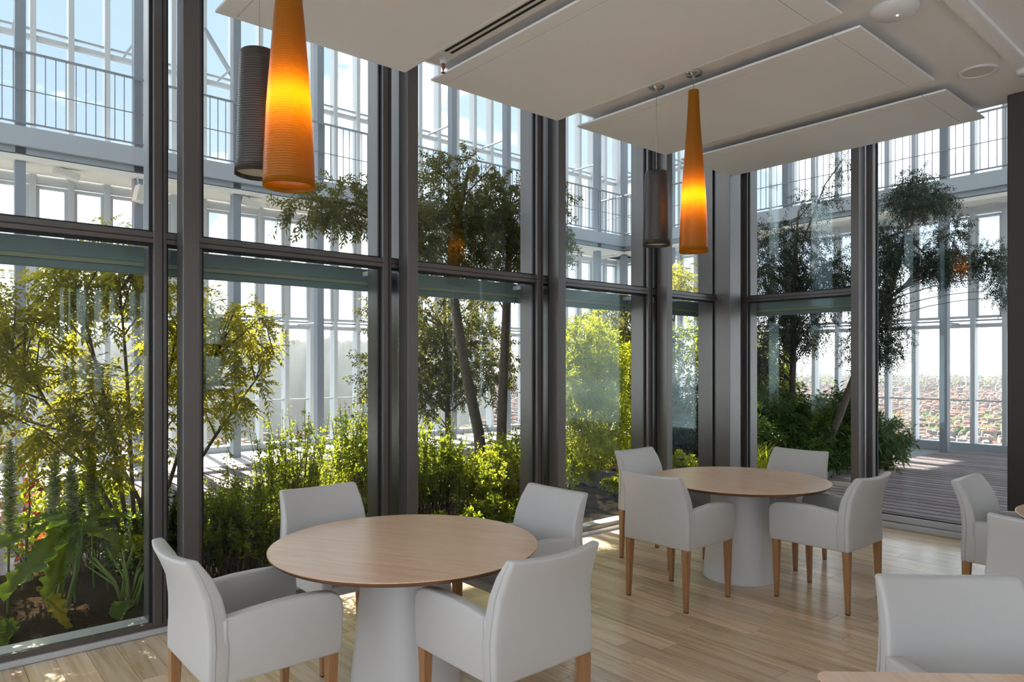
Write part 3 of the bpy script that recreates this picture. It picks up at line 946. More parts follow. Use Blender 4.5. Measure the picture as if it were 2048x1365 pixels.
# ------------------------------------------------------------------ outer facade with walkway
WK = 5.04
def facade(name, label, along_x, a0, a1, p_rail, p_col, p_out, col_a, mull_a, rail_label, beam_label):
    """a = coordinate along the facade; p = coordinate across it (outwards positive)"""
    def bx(m, A0, A1, P0, P1, z0, z1):
        if along_x: m.box(A0, A1, P0, P1, z0, z1)
        else: m.box(P0, P1, A0, A1, z0, z1)
        return m
    def cc(a, p, z): return (a, p, z) if along_x else (p, a, z)
    def sz(da, dp, dz): return (da, dp, dz) if along_x else (dp, da, dz)
    f = thing(name, cc((a0 + a1) / 2, p_out, 0), label, 'facade', kind='structure')
    build(bx(MB(), a0, a1, p_out - .12, p_out + .12, -0.06, 0.10), 'base_kerb', 'facade_grey', f)
    levels = [0.10, 0.92, 2.36, 4.52, WK + .02, 6.80, 8.55, 9.7]
    mm = [a for a in mull_a if a0 <= a <= a1]
    tag_ = 'x' if along_x else 'y'
    for a in mm:
        share_box(CACHE, ('mull', tag_), 'mullion', sz(.080, .20, 9.6), cc(a, p_out, 4.9), 'facade_white', f)
    for z, h, dp, mt in ((0.92, .030, .05, 'facade_white'), (2.36, .075, .10, 'facade_white'), (2.46, .030, .05, 'facade_grey'), (4.56, .14, .16, 'facade_white'), (6.80, .07, .10, 'facade_white'), (6.93, .035, .05, 'facade_grey'), (8.55, .07, .10, 'facade_white')):
        build(bx(MB(), a0, a1, p_out - dp / 2, p_out + dp / 2, z - h / 2, z + h / 2), 'transom', mt, f)
    # casement sashes of the lower storey and panes
    for a, b2 in zip(mm[:-1], mm[1:]):
        w = b2 - a - .080
        c = (a + b2) / 2
        if w < .1: continue
        for (z0, z1) in ((2.50, 4.46),):
            key = ('sash', tag_, round(w, 3), round(z0, 2))
            me = CACHE.get(key)
            if me is None:
                mb = MB(); h = z1 - z0; t = .05
                bx(mb, -w / 2, -w / 2 + t, -.03, .03, -h / 2, h / 2); bx(mb, w / 2 - t, w / 2, -.03, .03, -h / 2, h / 2)
                bx(mb, -w / 2 + t, w / 2 - t, -.03, .03, -h / 2, -h / 2 + t); bx(mb, -w / 2 + t, w / 2 - t, -.03, .03, h / 2 - t, h / 2)
                me = bpy.data.meshes.new('sash'); me.from_pydata(mb.v, [], mb.f); me.materials.append(MATS['facade_white']); me.update()
                CACHE[key] = me
            o = bpy.data.objects.new('sash', me); COL.objects.link(o); o.parent = f
            o.location = Vector(cc(c, p_out - .02, (z0 + z1) / 2)) - wloc(f)
        for (z0, z1) in ((0.10, 0.905), (0.935, 2.32), (2.50, 4.46), (WK + .06, 6.74)):
            share_box(CACHE, ('opane', tag_, round(w, 3), round(z1 - z0, 2)), 'pane', sz(w, .008, z1 - z0), cc(c, p_out + .02, (z0 + z1) / 2), 'glass_outer', f)
    for a in col_a:
        if a0 - .2 <= a <= a1 + .2:
            share_box(CACHE, ('ocol', tag_), 'column', sz(.13, .16, 9.75), cc(a, p_col, 4.82), 'facade_column', f)
            # tie rods from column to mullion plane
            for z in (2.40, 6.86):
                build(MB().tube([cc(a, p_col, z), cc(a, p_out, z)], .02, 6), 'tie_rod', 'facade_grey', f)
    # walkway
    b = thing('walkway', cc((a0 + a1) / 2, p_rail, WK - .5), beam_label, 'walkway', kind='structure')
    build(bx(MB(), a0, a1, p_rail, p_out - .1, WK - .10, WK), 'walkway_floor', 'facade_grey', b)
    build(bx(MB(), a0, a1, p_rail - .02, p_rail + .06, WK - .27, WK + .01), 'fascia', 'facade_grey', b)
    build(bx(MB(), a0, a1, p_rail + .10, p_rail + .22, WK - .36, WK - .10), 'edge_beam', 'facade_grey', b)
    build(bx(MB(), a0, a1, p_rail + .22, p_out - .1, WK - .42, WK - .30), 'soffit', 'soffit_cream', b)
    build(bx(MB(), a0, a1, p_rail + .04, p_rail + .20, WK - .46, WK - .39), 'lower_flange', 'soffit_cream', b)
    r = thing('railing', cc((a0 + a1) / 2, p_rail, WK), rail_label, 'railing', 'walkway railings')
    build(MB().tube([cc(a0, p_rail + .02, WK + 1.10), cc(a1, p_rail + .02, WK + 1.10)], .021, 8), 'handrail', 'rail_steel', r)
    build(MB().tube([cc(a0, p_rail + .02, WK + .07), cc(a1, p_rail + .02, WK + .07)], .016, 6), 'bottom_rail', 'rail_steel', r)
    build(MB().tube([cc(a0, p_rail + .02, WK + .55), cc(a1, p_rail + .02, WK + .55)], .009, 6), 'middle_wire', 'rail_steel', r)
    a = a0 + .06
    while a < a1:
        share_box(CACHE, ('bal', tag_), 'baluster', sz(.013, .013, 1.03), cc(a, p_rail + .02, WK + .585), 'rail_steel', r)
        a += .1296
    return f
facade('wall_outer_long', 'white steel and glass outer facade opposite the long glass wall', True, -1.6, 15.6, 12.30, 12.48, 13.42,
       [PX0 + .03 + BAY * k for k in range(-2, 9)], [PX0 + .03 - 3 * BAY + .26 + .5183 * i for i in range(0, 40)],
       'slender steel railing of the upper walkway on the left', 'grey steel walkway along the long outer facade')
facade('wall_outer_right', 'white steel and glass outer facade beyond the timber deck', False, 0.0, 13.3, 14.60, 14.78, 15.55,
       [3.14 + BAY * k for k in range(-2, 7)], [3.40 - 7 * .5183 + .5183 * i for i in range(0, 27)],
       'slender steel railing of the upper walkway on the right', 'grey steel walkway above the timber deck')
# flood lights and boxes hung under the walkway
def hung_box(x, y, z, sx, sy, sz_, rot, label):
    t = thing('floodlight', (x, y, z), label, 'floodlight', 'boxes hung under the walkway', rotz=rot)
    h = build(MB().box(-sx / 2, sx / 2, -sy / 2, sy / 2, 0, sz_), 'housing', 'lamp_box', t, world=False, bevel=.01)
    h.rotation_euler = (0, math.radians(12), 0)
    build(MB().tube([(0, 0, sz_ - .02), (0, .05, sz_ + .14)], .012, 6), 'bracket', 'facade_grey', t, world=False)
hung_box(2.80, 12.25, 4.18, .16, .16, .26, .2, 'tilted beige box hung on a facade column at upper left')
hung_box(1.85, 12.5, 4.45, .34, .14, .11, .05, 'flat beige box under the walkway at the far left')
hung_box(4.62, 12.45, 4.42, .34, .14, .11, .05, 'flat beige box under the walkway behind the grey lamp')
bd = build(MB().tube([(4.0, 12.95, 7.55), (4.9, 12.95, 6.25)], .045, 8), 'brace', 'facade_grey', top=True)
tag(bd, 'slanting grey steel brace beside the orange lamp', 'brace')
# unseen roof added to block the sun, and the storeys above the dining room
rf = thing('roof', (4, 9, 9.7), 'unseen white roof added to shade the winter garden', 'roof', kind='structure')
box_part('sun_block_slab', -8, 15.8, 4.85, 13.6, 9.7, 9.95, 'white_paint', rf)
box_part('sun_block_slab', 7.75, 15.8, -6.2, 4.85, 9.7, 9.95, 'white_paint', rf)
wu = thing('wall_upper', (0, 0, 4.85), 'white storeys above the dining room', 'wall', kind='structure')
box_part('upper_block', -3.45, 7.75, -4.25, 4.85, 4.86, 9.95, 'white_paint', wu)

# ------------------------------------------------------------------ the city and the mountains outside
GZ = -160.0
plain = MB()
na, radii = 48, [60, 600, 1500, 3000, 6000, 12000, 24000, 60000]
for r_ in radii:
    for i in range(na + 1):
        a = math.radians(-15 + 130 * i / na)
        plain.v.append((r_ * math.cos(a), r_ * math.sin(a), GZ))
for j in range(len(radii) - 1):
    for i in range(na):
        a = j * (na + 1) + i
        plain.f.append((a, a + na + 1, a + na + 2, a + 1)); plain.m.append(0)
tag(build(plain, 'ground', 'plain_far'), 'wide hazy plain reaching to the horizon', 'ground', kind='structure')
def city(name, label, n, r0, r1, az0, az1, seed, zoff=0.0, h0=9, h1=22):
    r = np.random.default_rng(seed)
    u = r.uniform(0, 1, n)
    rad = np.sqrt(r0 ** 2 + (r1 ** 2 - r0 ** 2) * u ** 1.5)
    az = np.radians(r.uniform(az0, az1, n))
    cx, cyy = rad * np.cos(az), rad * np.sin(az)
    w = r.uniform(5, 11, n) * (1 + rad / 9000); d = r.uniform(6, 19, n) * (1 + rad / 9000)
    h = r.uniform(h0, h1, n); ang = math.radians(24) + r.choice([0, PI / 2], n) + r.normal(0, .05, n)
    ca, sa = np.cos(ang), np.sin(ang)
    base = np.array([(-1, -1), (1, -1), (1, 1), (-1, 1)], float)
    V = np.zeros((n, 10, 3))
    for k in range(4):
        lx, ly = base[k, 0] * w / 2 * 1.0, base[k, 1] * d / 2
        V[:, k, 0] = cx + lx * ca - ly * sa; V[:, k, 1] = cyy + lx * sa + ly * ca; V[:, k, 2] = GZ + zoff
        V[:, k + 4, 0] = V[:, k, 0]; V[:, k + 4, 1] = V[:, k, 1]; V[:, k + 4, 2] = GZ + zoff + h
    for k, s in ((8, -1), (9, 1)):                 # ridge of a hipped roof
        ly = s * d / 2 * .55
        V[:, k, 0] = cx - ly * sa; V[:, k, 1] = cyy + ly * ca; V[:, k, 2] = GZ + zoff + h + np.minimum(w, d) * .22 * (r.uniform(0, 1, n) > .25)
    fl = [(0, 1, 5, 4), (1, 2, 6, 5), (2, 3, 7, 6), (3, 0, 4, 7)]
    tri = [(4, 5, 8), (6, 7, 9)]
    quad = [(5, 6, 9, 8), (7, 4, 8, 9)]
    faces = []; mats = []
    for i in range(n):
        o = i * 10
        for q in fl: faces.append(tuple(k + o for k in q)); mats.append(0)
        for q in tri + quad: faces.append(tuple(k + o for k in q)); mats.append(1)
    me = bpy.data.meshes.new(name)
    me.from_pydata(V.reshape(-1, 3).tolist(), [], faces)
    me.polygons.foreach_set('material_index', mats)
    return tag(finish(name, me, ['city_wall', 'city_roof']), label, 'city', kind='stuff')
city('city_buildings', 'red roofed city blocks spread over the plain', 19000, 700, 5200, 4, 62, 11)
city('city_buildings', 'distant brick coloured city quarters near the horizon', 3500, 4600, 9000, 4, 62, 12, 0, 16, 45)
city('city_buildings', 'pale houses below the wooded hills on the left', 4500, 650, 2600, 58, 100, 13)
def park(name, label, n, r0, r1, az0, az1, seed, rr=(8, 14)):
    r = np.random.default_rng(seed)
    oct_v = np.array([(1, 0, 0), (-1, 0, 0), (0, 1, 0), (0, -1, 0), (0, 0, 1), (0, 0, -.3)])
    oct_f = [(0, 2, 4), (2, 1, 4), (1, 3, 4), (3, 0, 4), (2, 0, 5), (1, 2, 5), (3, 1, 5), (0, 3, 5)]
    rad = r.uniform(r0, r1, n); az = np.radians(r.uniform(az0, az1, n)); s = r.uniform(*rr, n)
    V = np.zeros((n, 6, 3))
    V[:] = oct_v[None] * s[:, None, None]
    V[:, :, 0] += (rad * np.cos(az))[:, None]; V[:, :, 1] += (rad * np.sin(az))[:, None]; V[:, :, 2] += GZ + 6
    F = [tuple(k + i * 6 for k in f) for i in range(n) for f in oct_f]
    me = bpy.data.meshes.new(name); me.from_pydata(V.reshape(-1, 3).tolist(), [], F)
    return tag(finish(name, me, 'park_green', smooth=True), label, 'trees', kind='stuff')
park('park_trees', 'green park among the red roofs', 900, 1900, 2500, 11, 23, 21)
park('park_trees', 'green treetops at the foot of the tower', 320, 900, 1250, 12, 17, 22, (6, 10))
park('park_trees', 'thin lines of trees across the far plain', 1500, 5500, 12000, 5, 60, 23, (18, 34))
park('park_trees', 'treetops between the pale houses on the left', 800, 700, 2500, 60, 98, 24)
def ridge(name, label, mat, r0, r1, az0, az1, hgt, nr, nz, seed, cat='hill'):
    r = np.random.default_rng(seed)
    ph = r.uniform(0, 2 * PI, 12); fr = np.array([2, 3, 5, 8, 13, 21, 34, 55, 89, 120, 160, 200.])
    mb = MB()
    for j in range(nr + 1):
        t = j / nr
        for i in range(nz + 1):
            s = i / nz
            a = math.radians(az0 + (az1 - az0) * s)
            nn = sum(math.sin(f_ * s * 3 + p_ + t * 2.3 * k) / (k + 1.5) for k, (f_, p_) in enumerate(zip(fr, ph)))
            env = math.sin(PI * min(1, t * 1.05)) ** 0.8 * min(1, 6 * s) * min(1, 6 * (1 - s))
            z = GZ + env * hgt * (0.78 + 0.16 * nn)
            R_ = r0 + (r1 - r0) * t
            mb.v.append((R_ * math.cos(a), R_ * math.sin(a), z))
    for j in range(nr):
        for i in range(nz):
            a = j * (nz + 1) + i
            mb.f.append((a, a + nz + 1, a + nz + 2, a + 1)); mb.m.append(0)
    return tag(build(mb, name, mat, smooth=True), label, cat, kind='structure')
ridge('hills', 'wooded hills behind the pale houses on the left', 'hill_green', 1500, 4600, 50, 112, 330, 22, 200, 3)
ridge('mountains', 'snow covered mountain chain on the horizon', 'snow_rock', 40000, 52000, 5, 58, 900, 10, 260, 5, 'mountains')

# thin haze lying over the plain
m = bpy.data.materials.new('haze')
m.use_nodes = True
t = m.node_tree
t.nodes.clear()
h_out = N(t, 'ShaderNodeOutputMaterial')
h_v = N(t, 'ShaderNodeVolumeScatter')
h_v.inputs['Density'].default_value = 2.6e-5
h_v.inputs['Color'].default_value = (0.90, 0.96, 1.0, 1)
h_v.inputs['Anisotropy'].default_value = 0.1
L(t, h_v.outputs[0], h_out.inputs['Volume'])
MATS['haze'] = m
hz = build(MB().box(400, 70000, -20000, 70000, GZ + .5, 700), 'haze', 'haze')
tag(hz, 'thin pale haze over the far plain', 'haze', kind='stuff')

# ------------------------------------------------------------------ plants
def unit(a):
    return a / np.maximum(np.linalg.norm(a, axis=-1, keepdims=True), 1e-9)
def leaf_mesh(name, P, D, Ln, Wd, mat, parent, seed=0, fold=0.12, flat=0.5, droop=0.15, stuff=True):
    """one folded blade per row of P / D; Ln, Wd arrays or scalars"""
    n = len(P)
    r = np.random.default_rng(seed + 99)
    D = unit(D)
    U = r.normal(0, 1, (n, 3)) * (1 - flat) + np.array([0, 0, 1.0]) * flat
    S = unit(np.cross(D, U))
    U = unit(np.cross(S, D))
    Ln = np.broadcast_to(Ln, (n,))[:, None]; Wd = np.broadcast_to(Wd, (n,))[:, None]
    V = np.empty((n, 4, 3))
    V[:, 0] = P
    V[:, 1] = P + D * Ln * .46 + S * Wd * .5 + U * Wd * fold
    V[:, 2] = P + D * Ln - np.array([0, 0, 1.0]) * Ln * droop
    V[:, 3] = P + D * Ln * .46 - S * Wd * .5 + U * Wd * fold
    V -= np.array(wloc(parent))
    me = bpy.data.meshes.new(name)
    me.vertices.add(4 * n); me.loops.add(6 * n); me.polygons.add(2 * n)
    me.vertices.foreach_set('co', V.ravel())
    idx = (np.arange(n)[:, None] * 4 + np.array([0, 1, 2, 0, 2, 3])[None]).ravel()
    me.loops.foreach_set('vertex_index', idx.astype(np.int32))
    me.polygons.foreach_set('loop_start', (np.arange(2 * n) * 3).astype(np.int32))
    me.polygons.foreach_set('loop_total', np.full(2 * n, 3, np.int32))
    me.update(calc_edges=True); me.validate()
    o = finish(name, me, mat, parent, world=False)
    if stuff: o['kind'] = 'stuff'
    return o
def in_blob(r, n, blob, surf=0.45):
    c = np.array(blob[:3]); R = np.array(blob[3:6])
    d = unit(r.normal(0, 1, (n, 3)))
    return c + d * R * (r.uniform(0, 1, (n, 1)) ** surf), d
def sprays(r, blobs, per, ln, droop, spread=0.9, outward=0.7):
    """blobs: (cx,cy,cz,rx,ry,rz,n_sprays) -> leaf positions, directions, spray starts, spray dirs"""
    Ps, Ds, C, T = [], [], [], []
    for b in blobs:
        n = int(b[6])
        c, d = in_blob(r, n, b)
        dd = unit(d * outward + r.normal(0, .5, (n, 3)) + np.array([0, 0, -droop]))
        L_ = r.uniform(.6, 1.2, (n, 1)) * ln
        t = (np.arange(per) + .5) / per
        pos = c[:, None] + dd[:, None] * (L_ * t[None])[:, :, None] + np.array([0, 0, -1.0]) * (droop * .35 * L_ * t[None] ** 2)[:, :, None]
        side = unit(np.cross(dd, r.normal(0, 1, (n, 3))))
        s2 = unit(np.cross(dd, side))
        ang = (np.arange(per) * 2.4)[None] + r.uniform(0, 6, (n, 1))
        out = side[:, None] * np.cos(ang)[:, :, None] + s2[:, None] * np.sin(ang)[:, :, None]
        ld = dd[:, None] * .55 + out * spread + np.array([0, 0, -droop * .25]) + r.normal(0, .15, pos.shape)
        Ps.append(pos.reshape(-1, 3)); Ds.append(ld.reshape(-1, 3)); C.append(c); T.append(c + dd * L_)
    return np.concatenate(Ps), np.concatenate(Ds), np.concatenate(C), np.concatenate(T)
def nearest_on(trunks, p, below=0.25):
    best = None
    for tr in trunks:
        for q in tr:
            q = np.array(q[:3])
            if q[2] > p[2] - below and best is not None: continue
            d = np.linalg.norm(q - p) + max(0, q[2] - p[2]) * 2
            if best is None or d < best[0]: best = (d, q)
    return best[1]
def fine(tr, k=6):
    """resample a trunk polyline (x,y,z,r) with a little wander"""
    out = []
    for a, b in zip(tr[:-1], tr[1:]):
        for i in range(k):
            t = i / k
            out.append(tuple(a[j] + (b[j] - a[j]) * t for j in range(4)))
    out.append(tr[-1])
    return out
def tree(name, label, cat, base, trunks, blobs, per, ln, droop, leaf, mat, seed, branches=40, twigs=120, group=None, spread=.9, br=.010, flat=.35, outward=.7):
    r = np.random.default_rng(seed)
    t = thing(name, base, label, cat, group)
    ft_ = []
    for tr in trunks:
        f_ = fine(tr); ft_.append(f_)
        build(MB().tube([p[:3] for p in f_], [p[3] for p in f_], 9), 'trunk' if name.endswith('tree') else 'stem', 'bark', t, smooth=True)
    P, D, C, T = sprays(r, blobs, per, ln, droop, spread, outward)
    mb = MB()
    pick = r.choice(len(C), min(branches, len(C)), replace=False)
    for k in pick:
        a = nearest_on(ft_, C[k]); b = C[k]
        mid = (a + b) / 2 + np.array([0, 0, .12 * np.linalg.norm(b - a)]) + r.normal(0, .03, 3)
        pts = [a * (1 - s) ** 2 + mid * 2 * s * (1 - s) + b * s * s for s in np.linspace(0, 1, 6)] + [T[k]]
        mb.tube(pts, list(np.linspace(br, .002, 7)), 5)
    for k in r.choice(len(C), min(twigs, len(C)), replace=False):
        mb.tube([C[k], (C[k] + T[k]) / 2, T[k]], [.0025, .002, .001], 4, caps=False)
    if mb.v:
        tag(build(mb, 'branches', 'bark', t, smooth=True), kind='stuff')
    n = len(P)
    leaf_mesh('foliage', P, D, leaf[0] * r.uniform(.7, 1.25, n), leaf[1] * r.uniform(.75, 1.2, n), mat, t, seed, flat=flat)
    return t
def pinnate(name, label, cat, base, trunks, blobs, mat, seed, rachis=.17, pairs=6, lf=(.052, .015), branches=60, group=None, droop=.5, br=.009):
    """feathery leaves: paired leaflets on a drooping rib"""
    r = np.random.default_rng(seed)
    t = thing(name, base, label, cat, group)
    ft_ = []
    for tr in trunks:
        f_ = fine(tr); ft_.append(f_)
        build(MB().tube([p[:3] for p in f_], [p[3] for p in f_], 7), 'stem', 'bark', t, smooth=True)
    Ps, Ds, Cs = [], [], []
    for b in blobs:
        ng = int(b[6])
        c, d = in_blob(r, ng, b)
        m = 5                                        # rosette of ribs at each twig end
        for k in range(m):
            rd = unit(d * .5 + r.normal(0, .75, (ng, 3)) + np.array([0, 0, -droop * .55]))
            ll = rachis * r.uniform(.7, 1.15, (ng, 1))
            side = unit(np.cross(rd, np.array([0, 0, 1.0]) + r.normal(0, .25, (ng, 3))))
            for q in range(pairs):
                s = (q + 1) / pairs
                p = c + rd * ll * s + np.array([0, 0, -1.0]) * ll * .30 * s * s
                for sg in (-1, 1):
                    Ps.append(p); Ds.append(side * sg + rd * .55 + np.array([0, 0, -.22]))
            Ps.append(c + rd * ll + np.array([0, 0, -1.0]) * ll * .30); Ds.append(rd + np.array([0, 0, -.4]))
        Cs.append(c)
    P = np.concatenate(Ps); D = np.concatenate(Ds); C = np.concatenate(Cs)
    mb = MB()
    for k in r.choice(len(C), min(branches, len(C)), replace=False):
        a = nearest_on(ft_, C[k]); b = C[k]
        mid = (a + b) / 2 + np.array([0, 0, -.05 * np.linalg.norm(b - a)])
        mb.tube([a * (1 - s) ** 2 + mid * 2 * s * (1 - s) + b * s * s for s in np.linspace(0, 1, 6)], list(np.linspace(br, .003, 6)), 5)
    if mb.v: tag(build(mb, 'branches', 'bark', t, smooth=True), kind='stuff')
    n = len(P)
    leaf_mesh('foliage', P, D, lf[0] * r.uniform(.75, 1.15, n), lf[1] * r.uniform(.8, 1.2, n), mat, t, seed, flat=.75)
    return t
def shrub(name, label, cat, cx, cyy, rx, ry, n_stem, hgt, lean, leaf, per, mat, seed, group=None, z0=0.03, start=.18, up=.75, bare=.006):
    """upright shoots thickly set with small leaves"""
    r = np.random.default_rng(seed)
    t = thing(name, (cx, cyy, z0 - .03), label, cat, group)
    bs = np.stack([cx + r.normal(0, .45, n_stem) * rx, cyy + r.normal(0, .45, n_stem) * ry, np.full(n_stem, z0 - .02)], 1)
    dx = (bs[:, 0] - cx) / max(rx, .01); dy = (bs[:, 1] - cyy) / max(ry, .01)
    h = hgt * r.uniform(.55, 1.05, n_stem) * (1 - .25 * np.clip(np.hypot(dx, dy), 0, 1))
    tip = bs + np.stack([dx * lean + r.normal(0, .10, n_stem) * hgt, dy * lean + r.normal(0, .10, n_stem) * hgt, h], 1)
    mid = (bs + tip) / 2 + r.normal(0, .04, (n_stem, 3))
    s = start + (1 - start) * (np.arange(per) + .5) / per
    pos = bs[:, None] * ((1 - s) ** 2)[None, :, None] + mid[:, None] * (2 * s * (1 - s))[None, :, None] + tip[:, None] * (s * s)[None, :, None]
    ax = unit(tip - bs)
    a = unit(np.cross(ax, r.normal(0, 1, (n_stem, 3)))); b = np.cross(ax, a)
    ang = (np.arange(per) * 2.399)[None] + r.uniform(0, 6, (n_stem, 1))
    out = a[:, None] * np.cos(ang)[:, :, None] + b[:, None] * np.sin(ang)[:, :, None]
    D = out + ax[:, None] * up + r.normal(0, .18, pos.shape)
    mb = MB()
    for k in range(n_stem):
        mb.tube([bs[k], bs[k] * .25 + mid[k] * .5 + tip[k] * .25, tip[k]], [bare, bare * .7, .0015], 4, caps=False)
    tag(build(mb, 'stems', 'bark', t, smooth=True), kind='stuff')
    # side shoots
    ns, pl_ = 7, 11
    u = r.uniform(.28, .92, (n_stem, ns))
    sb = bs[:, None] * ((1 - u) ** 2)[:, :, None] + mid[:, None] * (2 * u * (1 - u))[:, :, None] + tip[:, None] * (u * u)[:, :, None]
    sd = unit(r.normal(0, 1, (n_stem, ns, 3)) * np.array([1, 1, .35]) + np.array([0, 0, .65]))
    sl = (.10 + .16 * r.uniform(0, 1, (n_stem, ns))) * (1.15 - u) * 1.1
    q = (np.arange(pl_) + .6) / pl_
    sp_ = sb[:, :, None] + sd[:, :, None] * (sl[:, :, None] * q)[:, :, :, None]
    so = r.normal(0, 1, sp_.shape)
    so = unit(so - sd[:, :, None] * (so * sd[:, :, None]).sum(-1, keepdims=True))
    sD = so + sd[:, :, None] * .6
    keep = per // 2
    P = np.concatenate([pos[:, per - keep:].reshape(-1, 3), sp_.reshape(-1, 3)]); n = len(P)
    DD = np.concatenate([D[:, per - keep:].reshape(-1, 3), sD.reshape(-1, 3)])
    taper = np.concatenate([np.tile((1.0 - .45 * s ** 3)[per - keep:], n_stem), np.tile(1.0 - .4 * q ** 2, n_stem * ns)])
    leaf_mesh('foliage', P + r.normal(0, .006, P.shape), DD, leaf[0] * taper * r.uniform(.8, 1.2, n), leaf[1] * taper * r.uniform(.9, 1.35, n), mat, t, seed, flat=.4, droop=.05)
    return t

# feathery shrub behind the two left bays
st = []
for i, (tx, ty, tz) in enumerate([(0.55, 5.8, 1.7), (0.9, 5.7, 2.2), (1.2, 5.9, 2.5), (1.45, 5.9, 2.4), (1.7, 6.0, 2.2), (2.15, 6.1, 2.1), (2.5, 6.15, 1.7), (1.0, 5.75, 1.4)]):
    b0 = (1.40 + .02 * i - .07, 6.02 + .015 * (i % 3), 0.0, .020)
    st.append([b0, (b0[0] * .8 + tx * .2, b0[1] * .8 + ty * .2, .55, .017), ((b0[0] + tx) / 2, (b0[1] + ty) / 2, tz * .6, .013), (tx, ty, tz, .005)])
pinnate('feathery_shrub', 'tall feathery shrub with yellow green leaflets behind the leftmost glass', 'shrub', (1.40, 6.02, -0.03), st,
        [(0.62, 5.80, 1.90, .50, .40, .50, 95), (1.25, 5.90, 2.25, .50, .40, .24, 80), (0.95, 5.75, 1.22, .55, .40, .42, 110), (1.60, 5.95, 1.75, .32, .35, .55, 60),
         (2.12, 6.10, 1.90, .42, .38, .30, 62), (2.00, 6.10, 1.40, .40, .36, .32, 50), (1.10, 6.0, 2.60, .14, .12, .08, 4), (0.30, 5.75, 1.45, .30, .30, .50, 44)],
        'leaf_pinnate', 31, rachis=.16, lf=(.056, .018), branches=80)
# twin trunked tree
tree('twin_trunk_tree', 'twin trunked evergreen tree with small dense leaves in the middle bays', 'tree', (5.18, 6.4, -0.03),
     [[(5.17, 6.5, 0, .075), (5.10, 6.5, .8, .066), (4.90, 6.5, 1.55, .060), (4.74, 6.5, 2.35, .052), (4.78, 6.5, 3.2, .038), (4.95, 6.5, 3.9, .015)],
      [(5.24, 6.3, 0, .065), (5.30, 6.3, 1.4, .056), (5.37, 6.3, 2.6, .046), (5.42, 6.3, 3.5, .020)],
      [(4.76, 6.5, 2.5, .035), (4.1, 6.4, 3.0, .024), (3.4, 6.3, 3.2, .014), (2.75, 6.2, 3.15, .006)]],
     [(4.90, 6.5, 3.58, .68, .36, .48, 270), (5.55, 6.4, 3.35, .54, .34, .62, 230), (4.55, 6.45, 3.05, .55, .34, .42, 200), (5.2, 6.4, 2.85, .6, .34, .40, 110),
      (3.40, 6.3, 3.20, .58, .30, .20, 120), (2.85, 6.2, 3.08, .26, .22, .16, 46), (6.1, 6.4, 3.3, .32, .35, .75, 220), (4.05, 6.4, 2.95, .32, .35, .45, 120)],
     24, .22, .4, (.054, .019), 'leaf_olive', 41, branches=90, twigs=260)
tree('evergreen_tree', 'dark small leaved tree standing behind the twin trunks', 'tree', (5.9, 8.2, -0.05),
     [[(5.9, 8.2, -.05, .05), (5.85, 8.2, 1.4, .04), (5.8, 8.2, 2.8, .015)]],
     [(5.55, 8.1, 2.3, 1.0, .6, .62, 420), (6.2, 8.2, 1.65, .85, .6, .60, 360), (5.1, 8.0, 1.45, .7, .5, .55, 300)], 22, .26, .3, (.056, .022), 'leaf_olive', 42, branches=50, twigs=120)
# upright small leaved shrubs in the long bed
G_SH = 'shrubs in the long bed'
shrub('upright_shrub', 'dense dark green shrub beside the first post in view', 'shrub', 1.95, 5.45, .36, .26, 114, .82, .10, (0.039, 0.018), 48, 'leaf_shrub', 51, G_SH)
shrub('upright_shrub', 'tall upright shrub with spiky shoots left of the chair behind the nearer table', 'shrub', 2.50, 5.75, .36, .26, 87, 1.34, .12, (0.036, 0.016), 61, 'leaf_shrub', 52, G_SH)
shrub('upright_shrub', 'light green shrub just above the chair behind the nearer table', 'shrub', 3.05, 5.95, .40, .26, 83, 1.0, .12, (0.034, 0.016), 48, 'leaf_bright', 53, G_SH)
shrub('upright_shrub', 'big dark shrub against the second post in view', 'shrub', 3.36, 6.15, .28, .28, 98, 1.36, .08, (0.039, 0.018), 66, 'leaf_shrub', 54, G_SH)
shrub('upright_shrub', 'low sparse shrub under the spiky shoots', 'shrub', 2.45, 5.25, .45, .22, 64, .50, .10, (0.034, 0.016), 28, 'leaf_shrub', 55, G_SH)
shrub('leafy_shrub', 'reddish green shrub left of the tree trunks', 'shrub', 3.98, 5.95, .42, .28, 114, 1.22, .12, (0.047, 0.020), 50, 'leaf_shrub', 56, G_SH)
shrub('leafy_shrub', 'bright sunlit shrub in front of the tree trunks', 'shrub', 4.55, 5.60, .50, .28, 133, .92, .12, (0.042, 0.019), 46, 'leaf_bright', 57, G_SH)
shrub('leafy_shrub', 'mid green shrub right of the tree trunks', 'shrub', 5.05, 5.75, .40, .28, 114, 1.02, .10, (0.042, 0.019), 48, 'leaf_shrub', 58, G_SH)
shrub('leafy_shrub', 'low leafy plant behind the far edge of the nearer table', 'shrub', 4.25, 5.15, .45, .18, 76, .38, .08, (0.058, 0.027), 15, 'leaf_shrub', 59, G_SH)
shrub('leafy_shrub', 'narrow green shrub seen in the slit beside the third post', 'shrub', 5.75, 6.15, .30, .24, 87, 1.0, .08, (0.042, 0.019), 48, 'leaf_shrub', 60, G_SH)
shrub('leafy_shrub', 'dark shrub in shade at the foot of the leftmost bay', 'shrub', 1.45, 5.55, .32, .26, 87, .75, .08, (0.044, 0.020), 37, 'leaf_laurel', 61, G_SH)
shrub('leafy_shrub', 'pale green shrub far behind the acanthus spikes', 'shrub', 1.05, 6.25, .36, .24, 76, .9, .10, (0.052, 0.024), 37, 'leaf_shrub', 62, G_SH)
